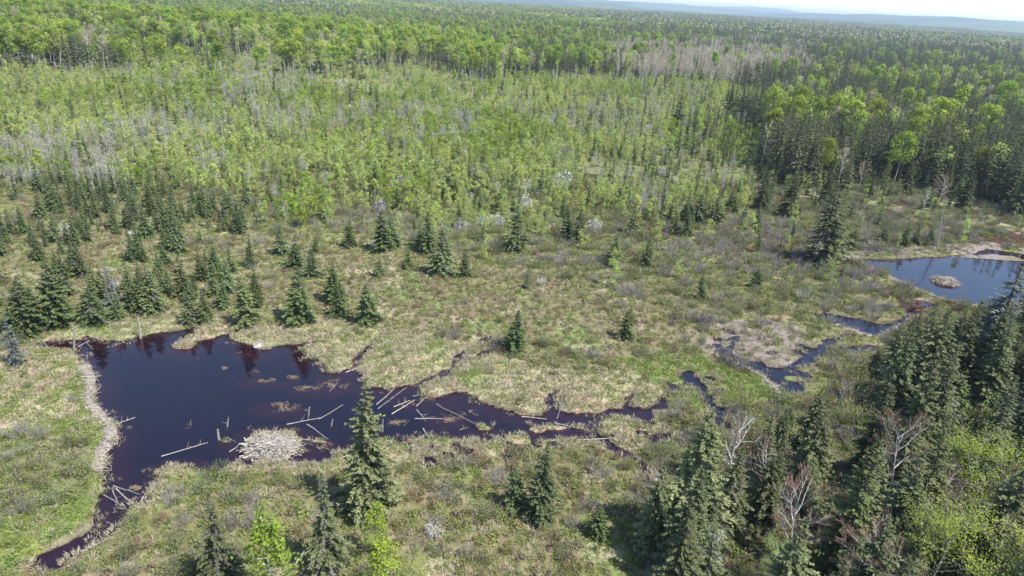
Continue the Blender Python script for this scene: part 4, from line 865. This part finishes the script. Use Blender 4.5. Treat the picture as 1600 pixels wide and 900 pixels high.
for d0, d1, c in [(28, 170, 2.0), (170, 300, 2.05), (300, 600, 3.2), (600, 1250, 5.2)]:
    x, y = grid(d0, d1, c); z, px, py = zone_of(x, y, .7 if d0 < 200 else .25); u = RNG.random(len(x))
    ok = np.ones(len(x), bool)
    if d0 < 200: sd, _ = water_sd(x, y); ok = (sd > .9) & free(x, y)
    n1 = fbm(x, y, 26, 61); n2 = fbm(x, y, 70, 62, 2); n3 = fbm(x, y, 14, 63, 2)
    Z = lambda k: ok & (z == ZID[k])
    if d0 < 200:
        g1 = sstep(.40, .62, n3)
        pick(Z('lstand'), u, x, y, [('young', .12 + .38 * sstep(.33, .55, n3), 2.0, 6.2), ('shrub_brown', .16, .8, 1.4), ('shrub_green', .08, .9, 1.6), ('shrub_grey', .05, 1, 1.8)], 'lstand')
        pick(Z('heath'), u, x, y, [('young', .010, 1.0, 3.0), ('shrub_grey', .10 * g1, 1.0, 1.9), ('shrub_green', .10, .8, 1.5), ('shrub_brown', .16, .6, 1.2)], 'heath')
        pick(Z('shrubmix'), u, x, y, [('young', .016 + .17 * sstep(400, 345, py) * (px > 330) * sstep(.38, .56, n1) + .06 * (px > 1120) * (py < 345), 2.2, 6.5), ('spruce', .03 * (px > 1130) * (py < 330), 6, 10), ('shrub_grey', .10 + .36 * g1, 1.3, 2.4), ('shrub_green', .42 - .2 * g1, 1.2, 2.4), ('shrub_brown', .10, .9, 1.5), ('thin', .05 * (py < 450), 3.0, 5.5)], 'shrubmix')
        pick(Z('fg'), u, x, y, [('shrub_green', .30, 1.0, 2.2), ('shrub_brown', .25, .9, 1.6), ('shrub_grey', .16, 1.1, 2.1), ('young', .004, 1.5, 3)], 'fg')
        pick(Z('leftshrub'), u, x, y, [('shrub_grey', .35, 1.0, 1.9), ('shrub_green', .4, 1.0, 2.0)], 'leftshrub')
        pick(Z('sedge'), u, x, y, [('shrub_green', .05, .7, 1.4), ('shrub_grey', .05, .7, 1.3), ('shrub_brown', .03, .6, 1.0)], 'sedge')
        pick(Z('green'), u, x, y, [('shrub_green', .06, .6, 1.2), ('shrub_grey', .02, .8, 1.3)], 'green')
        pick(Z('mud'), u, x, y, [('shrub_green', .06, .5, 1.1), ('shrub_grey', .24, .5, 1.2), ('shrub_brown', .1, .5, .9)], 'mud')
        hs_ = np.linspace(2.5, 13, 22); cap = np.zeros(len(x))
        for h_ in hs_: cap = np.where(under_ceiling(x, y, h_), h_, cap)
        zf = Z('fforest'); hv = np.minimum(RNG.uniform(7.5, 12.5, len(x)), cap); kind = np.where(cap < 3, 0, np.where(u < .10, 1, np.where(u < .16, 2, np.where(u < .185, 3, np.where(u < .21, 4, 0)))))
        for i in np.nonzero(zf & (kind > 0))[0]:
            sp_ = [None, 'spruce' if hv[i] > 5.5 else 'young', 'spruce_grey', 'young', 'bare', 'leafy_pale'][kind[i]]; CAND.append((sp_, x[i], y[i], float(hv[i] * (.55 if kind[i] == 3 else .8 if kind[i] > 3 else 1)), float(RNG.uniform(.9, 1.2)), 'fforest'))
        pick(zf & (kind == 0), (u * 7.3) % 1, x, y, [('shrub_green', .34, 1.2, 2.6), ('shrub_brown', .22, 1, 2), ('shrub_grey', .1, 1, 2)], 'fforest')
    # saplings: pale and bright green stands, bare grey patches, scattered young spruce
    bare = sstep(.56, .68, n1) * .45 + .6 * ((px < 190) & (py > 225) & (py < 400)) + .4 * ((px > 330) & (px < 470) & (py > 115) & (py < 215)) + .25 * ((px > 200) & (px < 330) & (py > 180) & (py < 260))
    bare = np.clip(bare, 0, .85); brt = sstep(.46, .56, fbm(x, y, 34, 97, 3)) * (1 - bare)
    k = (.80 if d0 < 300 else .88) * (.42 + .78 * sstep(.36, .56, fbm(x, y, 17, 96, 3)))
    clear_ = ((px > 390) & (px < 640) & (py > 140) & (py < 185)) | ((px > 1000) & (px < 1120) & (py > 190) & (py < 235)); k = np.where(clear_, .35, k)
    tall = 1.0 if d0 < 300 else 1.1
    pick(Z('regen'), u, x, y, [('young', np.where(clear_, .10, (.05 + .08 * (px > 950)) + .16 * sstep(.55, .66, fbm(x, y, 15, 98, 2))), 2.5, 7.0), ('shrub_brown', .05, 1, 1.8), ('shrub_green', .17, 1.4, 2.6), ('blossom', .009, 2.4, 3.8), ('thin_bare', .75 * bare * k, 4.5 * tall, 7.5 * tall),
        ('thin_bright', .40 * brt * k, 4 * tall, 7 * tall), ('thin', .62 * np.clip(1 - bare - .55 * brt, .05, 1) * k, 3.2 * tall, 6.6 * tall), ('spruce_far', .004 + .07 * sstep(1020, 1170, px) * (py > 130), 6, 12)], 'regen')
    # mature forest: broadleaf stands on the left, conifers on the right
    side = sstep(620, 1050, px + 220 * (n2 - .5)); con = np.clip(.24 + np.where(px > 1120, .60, .52) * side + 2.4 * (n1 - .5) + .28 * sstep(520, 1100, np.hypot(x, y)), .04, .94); tan = ((px > 960) & (px < 1230) & (py > 80) & (py < 130)) * .84 + .12; con = np.where(tan > .5, .2, con)
    edge = (px > 1150) & (py > 150)
    kk = np.where(side > .5, .62, .5)
    pick(Z('mature'), u, x, y, [('spruce_far', kk * con * np.where(side > .5, 1.2, 1.0), 10.5, 17.5), ('aspen', kk * (1 - con) * (1 - tan) * .58 * np.where(px > 1120, .45, 1), 9, 17.5), ('aspen_pale', kk * (1 - con) * (1 - tan) * .42 * np.where(px > 1120, .7, 1), 8, 15.5), ('bare_far', kk * (1 - con) * tan * 1.1, 10, 15), ('bare_white', .006 * (d0 < 300), 8, 12),
        ('shrub_green', .16, 1.5, 2.6), ('thin', .08, 3, 6)], 'mature')
print('candidates', len(CAND))

NAMES = {'spruce': ('spruce_tree', ST), 'spruce_grey': ('spruce_tree', ST), 'young': ('spruce_tree', ST), 'spruce_far': ('spruce_tree', ST), 'aspen': ('aspen_tree', 'leafy tree'), 'aspen_pale': ('aspen_tree', 'leafy tree'), 'leafy_pale': ('leafy_tree', 'leafy tree'),
  'bare': ('bare_tree', 'bare tree'), 'bare_white': ('bare_tree', 'bare tree'), 'bare_far': ('bare_tree', 'bare tree'), 'thin': ('young_aspen', 'sapling'), 'thin_bright': ('young_aspen', 'sapling'), 'thin_bare': ('young_aspen', 'sapling'),
  'shrub_green': ('willow_shrub', 'shrub'), 'shrub_grey': ('willow_shrub', 'shrub'), 'shrub_brown': ('willow_shrub', 'shrub'), 'blossom': ('blossoming_shrub', 'shrub')}
WHERE = {'lstand': 'in the young fir stand left of the pond', 'heath': 'on the brown heath behind the pond', 'shrubmix': 'in the shrub belt behind the meadow', 'fg': 'in the foreground below the pond', 'leftshrub': 'on the bank at far left', 'sedge': 'in the straw-coloured sedge beside the pond',
  'green': 'in the bright green grass', 'mud': 'on the grey mud flat', 'fforest': 'in the dense forest at the lower right', 'regen': 'among the saplings of the middle distance', 'mature': 'in the mature forest behind the saplings'}
LOOK = {'spruce': 'tall olive-green spruce', 'spruce_grey': 'tall spruce with lichen-grey boughs', 'young': 'small green conical fir', 'spruce_far': 'dark narrow spruce', 'aspen': 'round-crowned bright green aspen', 'aspen_pale': 'thinly leaved pale green aspen', 'leafy_pale': 'pale green leafy tree', 'bare': 'leafless birch with reddish twigs',
  'bare_white': 'leafless white-stemmed tree', 'bare_far': 'tan budding tree', 'thin': 'slender pale green sapling', 'thin_bright': 'bright yellow-green sapling', 'thin_bare': 'leafless grey sapling clump', 'shrub_green': 'olive green leafy shrub', 'shrub_grey': 'leafless grey twiggy shrub', 'shrub_brown': 'low reddish-brown shrub', 'blossom': 'white blossoming shrub'}
QUOTA = {'spruce_tree': 300 - len(HERO_SPRUCE), 'aspen_tree': 220, 'leafy_tree': 20, 'bare_tree': 120, 'young_aspen': 220, 'willow_shrub': 280, 'blossoming_shrub': 60}
FAR = {'young': 'young_far'}
ca = np.array([(c[1], c[2], c[3]) for c in CAND]); cz = ground_z(ca[:, 0], ca[:, 1]); cpx, cpy = project(ca[:, 0], ca[:, 1], cz + ca[:, 2] * .5)
size = ca[:, 2] / np.hypot(ca[:, 0], ca[:, 1]) * ((cpx > 0) & (cpx < 1600) & (cpy > 0) & (cpy < 900)) + 1e-6
rest = {}; cnt = {}; chosen = []
MARKS = [('the tall lone spruce', 572, 800), ('the big corner spruce', 1082, 850), ('the white standing birch', 1132, 772), ('the big bright green tree', 1488, 790), ('the reddish bare birch', 1392, 800), ('the marsh spruce pair', 830, 805), ('the stick lodge', 425, 700), ('the outlet log jam', 195, 780),
 ('the left dam', 150, 650), ('the mud pools', 1200, 580), ('the upper dam', 1440, 460), ('the spruce beside the upper pond', 1282, 412), ('the largest shore fir', 90, 508), ('the shapely bank fir', 470, 503), ('the central fir cluster', 600, 390), ('the hedge-like fir row', 1090, 348), ('the squat meadow fir', 802, 548),
 ('the lone meadow fir', 976, 530), ('the grey leaning snag', 1464, 386), ('the round heath fir', 439, 397), ('the two firs in grey shrubs', 985, 415), ('the bottom bright poplar', 440, 900), ('the bottom right corner', 1600, 900), ('the bottom left corner', 0, 900), ('the small squat spruce', 934, 838), ('the isolated neat fir', 240, 486), ('the central white blossom', 628, 300), ('the tan bare stand', 1080, 105), ('the white dead trunk', 1350, 262), ('the large bright crown', 1450, 245), ('the yellowish pine', 1058, 206), ('the right edge spruce', 1586, 338), ('the top left corner', 0, 20), ('the round bright aspen', 285, 122), ('the broad bright aspen', 345, 122), ('the far rock slabs', 505, 160), ('the forked white birch', 1415, 285), ('the white boulder', 290, 218), ('the tall white blossom', 820, 330), ('the blossom right of centre', 880, 298), ('the leftmost bright crown', 1198, 218), ('the right forest bright crown', 1560, 195), ('the small fir by the right forest', 1182, 362), ('the left grey brush', 100, 370), ('the top centre', 800, 20), ('the top right sky', 1500, 40)]
def place_words(zn, px, py):
    d = [(math.hypot(px - a, (py - b) * 1.4), m, px - a, py - b) for m, a, b in MARKS]; dd, m, dx, dy = min(d)
    rel = ('right of' if dx > 0 else 'left of') if abs(dx) > 1.3 * abs(dy) else ('below' if dy > 0 else 'above')
    return ('close ' if dd < 60 else 'farther ' if dd > 130 else '') + rel + ' ' + m
for i in np.argsort(-size):
    sp, x, y, H, wd, zn = CAND[i]; nme, ct = NAMES[sp]
    if cnt.get(nme, 0) < QUOTA[nme] and size[i] > 1e-4:
        cnt[nme] = cnt.get(nme, 0) + 1; bx, by = project(x, y, cz[i]); chosen.append((i, LOOK[sp], place_words(zn, float(bx), float(by)), float(bx)))
    else:
        dist = math.hypot(x, y); use = FAR.get(sp, sp) if dist > 150 else sp
        rest.setdefault(nme, []).append((use, x, y, cz[i] - .08, H, wd))
sets = {}
for r in chosen: sets.setdefault((r[1], r[2]), []).append(r)
NUM = ['', '', 'two', 'three', 'four', 'five', 'six']; ORD = ['leftmost', 'second from left', 'third from left', 'fourth from left', 'fifth from left', 'rightmost']
for (look, where), rs in sets.items():
    rs.sort(key=lambda r: r[3]); k = len(rs)
    for q, r in enumerate(rs):
        i = r[0]; sp, x, y, H, wd, zn = CAND[i]; nme, ct = NAMES[sp]; lab = look + ' ' + where
        if 1 < k <= 6:
            t = ('rightmost' if q == k - 1 else ORD[q]) + ' of ' + NUM[k] + ': ' + lab
            if len(t.split()) <= 16: lab = t
        dist = math.hypot(x, y); use = FAR.get(sp, sp) if dist > 170 else sp
        plant(nme, use, (x, y, cz[i] - .08), H, lab, ct, look + 's ' + where if k > 1 else None, wd, dist < 95, None, None, tuple(RNG.normal(0, .045, 2)))
print('individuals', cnt)

# ------------------------------------------------------------------ countless cover: points carrying instances of the plants
def stuff(name, rows, label, cat):
    """rows: (species, x, y, z, height, wide)"""
    mesh_ids = []; key = {}
    n = len(rows); idx = np.zeros(n, np.int32); scl = np.zeros((n, 3), np.float32); co = np.zeros((n, 3), np.float32)
    for i, (sp, x, y, z, H, wd) in enumerate(rows):
        v = int(RNG.integers(len(PROTO[sp]))); k = (sp, v)
        if k not in key: key[k] = len(mesh_ids); mesh_ids.append(PROTO[sp][v])
        s = H / PROTO[sp][v]['H']; idx[i] = key[k]; scl[i] = (s * wd, s * wd, s); co[i] = (x, y, z)
    me = bpy.data.meshes.new(name); me.vertices.add(n); me.vertices.foreach_set('co', co.ravel())
    rot = np.stack([RNG.normal(0, .04, n), RNG.normal(0, .04, n), RNG.uniform(0, 6.28, n)], -1).astype(np.float32)
    me.attributes.new('idx', 'INT', 'POINT').data.foreach_set('value', idx)
    me.attributes.new('scl', 'FLOAT_VECTOR', 'POINT').data.foreach_set('vector', scl.ravel())
    me.attributes.new('rot', 'FLOAT_VECTOR', 'POINT').data.foreach_set('vector', rot.ravel())
    o = tag(obj(name, me), label, cat, kind='stuff')
    g = bpy.data.node_groups.new(name + '_scatter', 'GeometryNodeTree'); g.interface.new_socket('Geometry', in_out='INPUT', socket_type='NodeSocketGeometry'); g.interface.new_socket('Geometry', in_out='OUTPUT', socket_type='NodeSocketGeometry')
    gi = g.nodes.new('NodeGroupInput'); go = g.nodes.new('NodeGroupOutput'); jn = g.nodes.new('GeometryNodeJoinGeometry')
    def named(nm, ty): a = g.nodes.new('GeometryNodeInputNamedAttribute'); a.data_type = ty; a.inputs['Name'].default_value = nm; return a
    ai = named('idx', 'INT'); asc = named('scl', 'FLOAT_VECTOR'); ar = named('rot', 'FLOAT_VECTOR')
    e2r = g.nodes.new('FunctionNodeEulerToRotation'); g.links.new(ar.outputs['Attribute'], e2r.inputs[0])
    for k, p in enumerate(mesh_ids):
        if 'o' not in p: p['o'] = bpy.data.objects.new('plant_' + p['w'].name, p['w'])
        cmp = g.nodes.new('FunctionNodeCompare'); cmp.data_type = 'INT'; cmp.operation = 'EQUAL'; cmp.inputs[3].default_value = k; g.links.new(ai.outputs['Attribute'], cmp.inputs[2])
        oi = g.nodes.new('GeometryNodeObjectInfo'); oi.inputs['Object'].default_value = p['o']; oi.inputs['As Instance'].default_value = True
        ip = g.nodes.new('GeometryNodeInstanceOnPoints'); g.links.new(gi.outputs[0], ip.inputs['Points']); g.links.new(cmp.outputs[0], ip.inputs['Selection']); g.links.new(oi.outputs['Geometry'], ip.inputs['Instance'])
        g.links.new(e2r.outputs[0], ip.inputs['Rotation']); g.links.new(asc.outputs['Attribute'], ip.inputs['Scale']); g.links.new(ip.outputs[0], jn.inputs[0])
    g.links.new(jn.outputs[0], go.inputs[0]); md = o.modifiers.new('scatter', 'NODES'); md.node_group = g
    return o
for nme, lab, ct in [('spruce_tree', 'mass of further dark spruces across the distant forest', 'forest'), ('aspen_tree', 'mass of further bright green aspens across the distant forest', 'forest'), ('bare_tree', 'mass of further tan leafless trees in the distance', 'forest'),
                     ('young_aspen', 'dense thicket of pale green and grey saplings behind the pond', 'thicket'), ('willow_shrub', 'continuous shrub cover of olive, grey and brown bushes', 'shrubs'), ('blossoming_shrub', 'scattered further white blossom among saplings', 'shrubs')]:
    if rest.get(nme): stuff({'spruce_tree': 'spruce_forest', 'aspen_tree': 'aspen_forest', 'bare_tree': 'leafless_forest', 'young_aspen': 'sapling_thicket', 'willow_shrub': 'shrub_cover', 'blossoming_shrub': 'blossom_cover'}[nme], rest[nme], lab, ct)
# low plants near the pond
x, y = grid(28, 175, .78); z, px, py = zone_of(x, y, 1.0); sd, lv = water_sd(x, y); u = RNG.random(len(x)); zz = ground_z(x, y); g1 = fbm(x, y, 7, 71)
rows = []
dens = {'heath': (.42, .40, .08), 'lstand': (.32, .40, .10), 'shrubmix': (.25, .50, .15), 'fg': (.34, .40, .12), 'leftshrub': (.15, .5, .25), 'sedge': (.03, .05, .05), 'green': (.0, .08, .6), 'mud': (.16, .16, .05), 'fforest': (.25, .50, .12), 'regen': (.12, .5, .25), 'mature': (.05, .3, .1)}
for k, (a, b, c_) in dens.items():
    m = (z == ZID[k]) & (sd > .7); t = (g1 - .5) * .8; a2 = np.clip(a - t * a * 2, 0, 1); b2 = np.clip(b + t * b, 0, 1)
    for sp, mm, lo, hi in (('heath', m & (u < a2), .2, .48), ('olive', m & (u >= a2) & (u < a2 + b2), .2, .55), ('lush', m & (u >= a2 + b2) & (u < a2 + b2 + c_), .2, .5)):
        for i in np.nonzero(mm)[0]: rows.append((sp, x[i], y[i], zz[i] - .05, RNG.uniform(lo, hi), RNG.uniform(.7, 1.2)))
print('heath rows', len(rows)); stuff('heath_cover', rows, 'low brown and olive heath plants covering the ground', 'ground cover')
x, y = grid(28, 150, .42); z, px, py = zone_of(x, y, 1.0); sd, lv = water_sd(x, y); u = RNG.random(len(x)); zz = ground_z(x, y); g1 = fbm(x, y, 3.0, 81); rows = []
wet = zz < lv + .015
for k, (a, b) in {'sedge': (.62, .22), 'green': (.14, .72), 'mud': (.10, .05), 'heath': (.12, .06), 'fg': (.18, .16), 'leftshrub': (.12, .35), 'shrubmix': (.06, .10), 'lstand': (.12, .06), 'fforest': (.02, .06)}.items():
    t = sstep(.42, .62, g1); a2 = a * (1 - .75 * t) if k in ('sedge', 'fg', 'heath') else a + 0 * t; b2 = b + .55 * a * t if k in ('sedge', 'fg') else b + 0 * t
    m = (z == ZID[k]) & ~wet
    for sp, mm, lo, hi in (('straw', m & (u < a2), .3, .62), ('grass', m & (u >= a2) & (u < a2 + b2), .22, .48)):
        for i in np.nonzero(mm)[0]: rows.append((sp, x[i], y[i], zz[i], RNG.uniform(lo, hi), RNG.uniform(.8, 1.3)))
# a straw fringe along the water
m = (np.abs(sd) < .5) & ~wet
for i in np.nonzero(m)[0]: rows.append(('straw', x[i], y[i], zz[i], RNG.uniform(.3, .6), RNG.uniform(.8, 1.3)))
for i in np.nonzero((sd > -1.3) & (sd < 0) & wet & (g1 > .46) & (u < .6 * np.exp(sd * 1.6)))[0]: rows.append(('straw', x[i], y[i], lv[i] - .12, RNG.uniform(.3, .6), RNG.uniform(.5, 1.0)))
print('tufts', len(rows)); stuff('marsh_grass', rows, 'straw and green sedge tussocks around the pond', 'grass')
wx = []; rw = np.random.default_rng(5); WB = MB()
for a, b, rx, ry in [(395,581,10,3),(410,594,22,4),(458,589,9,3),(480,607,18,4),(520,600,22,7),(435,636,28,7),(700,655,22,7),(640,628,14,4),(385,553,14,3),(350,575,8,2),(560,640,10,3),(735,645,12,4),(470,705,12,5),(520,700,10,4),(215,762,12,5),(250,735,10,3),(1370,505,12,3),(1225,600,6,4),(1545,430,14,5),(300,560,10,2),(620,660,16,4),(830,660,12,3)]:
    lev = WL5 if a > 1440 else WL
    n = int(9 * rx * ry ** .5); ang = rw.uniform(0, 6.28, n); q = rw.random(n) ** .8 * rw.uniform(.8, 1.4, n); qx, qy = ray_ground(a + rx * q * np.cos(ang), b + ry * q * np.sin(ang), lev); keep = vnoise(qx, qy, .6, 3) * .6 + .4 * vnoise(qx, qy, 1.9, 8) > .5
    p = np.stack([qx, qy, np.full(n, lev + .012) + rw.uniform(0, .008, n)], -1)[keep]; m = len(p)
    if m: t = rw.uniform(0, 6.28, m); WB.diamonds(p, np.stack([np.cos(t), np.sin(t), 0 * t], -1), rw.uniform(.08, .3, m), rw.uniform(.03, .09, m), 0, rw.random(m), rw, np.repeat([[0, 0, 3.]], m, 0))
M['weed'] = plant_mat('floating_weed', (.08, .055, .04), (.22, .17, .12), 0, .1, hue=0)
tag(obj('pond_weed', WB.mesh('pond_weed', [M['weed']])), 'thin brown mats of weed and debris floating on the ponds', 'pond weed', kind='stuff')
# distant canopy
x, y = grid(1230, 4200, 31, fov=.82); zz = ground_z(x, y); px, py = project(x, y, zz); n1 = fbm(x, y, 330, 91); rows = []
for i in range(len(x)): rows.append(('clump_con' if n1[i] + .16 * (px[i] > 900) > .52 else 'clump_dec', x[i], y[i], zz[i] - .2, RNG.uniform(12, 17), RNG.uniform(.9, 1.15)))
stuff('distant_forest', rows, 'far forest canopy running to the horizon hills', 'forest')
print('clumps', len(rows))

# ------------------------------------------------------------------ air
HAZE = 1.0 / 8500
def haze():
    zt = 150.0; zb = float(fz.min()) - 1.5; X = 14600
    v = [(a, b, c) for c in (zb, zt) for a, b in ((-X, -3600), (X, -3600), (X, X), (-X, X))]
    me = bpy.data.meshes.new('haze'); me.from_pydata(v, [], [(3, 2, 1, 0), (4, 5, 6, 7), (0, 1, 5, 4), (1, 2, 6, 5), (2, 3, 7, 6), (3, 0, 4, 7)])
    m, t, out = new_mat('haze'); p = N(t, 'ShaderNodeVolumePrincipled'); p.inputs['Color'].default_value = (.72, .84, 1.0, 1); p.inputs['Density'].default_value = HAZE; p.inputs['Anisotropy'].default_value = .2
    t.links.new(p.outputs[0], out.inputs['Volume']); me.materials.append(m); tag(obj('haze', me), 'pale blue haze over the whole landscape', 'haze', kind='stuff')
haze()
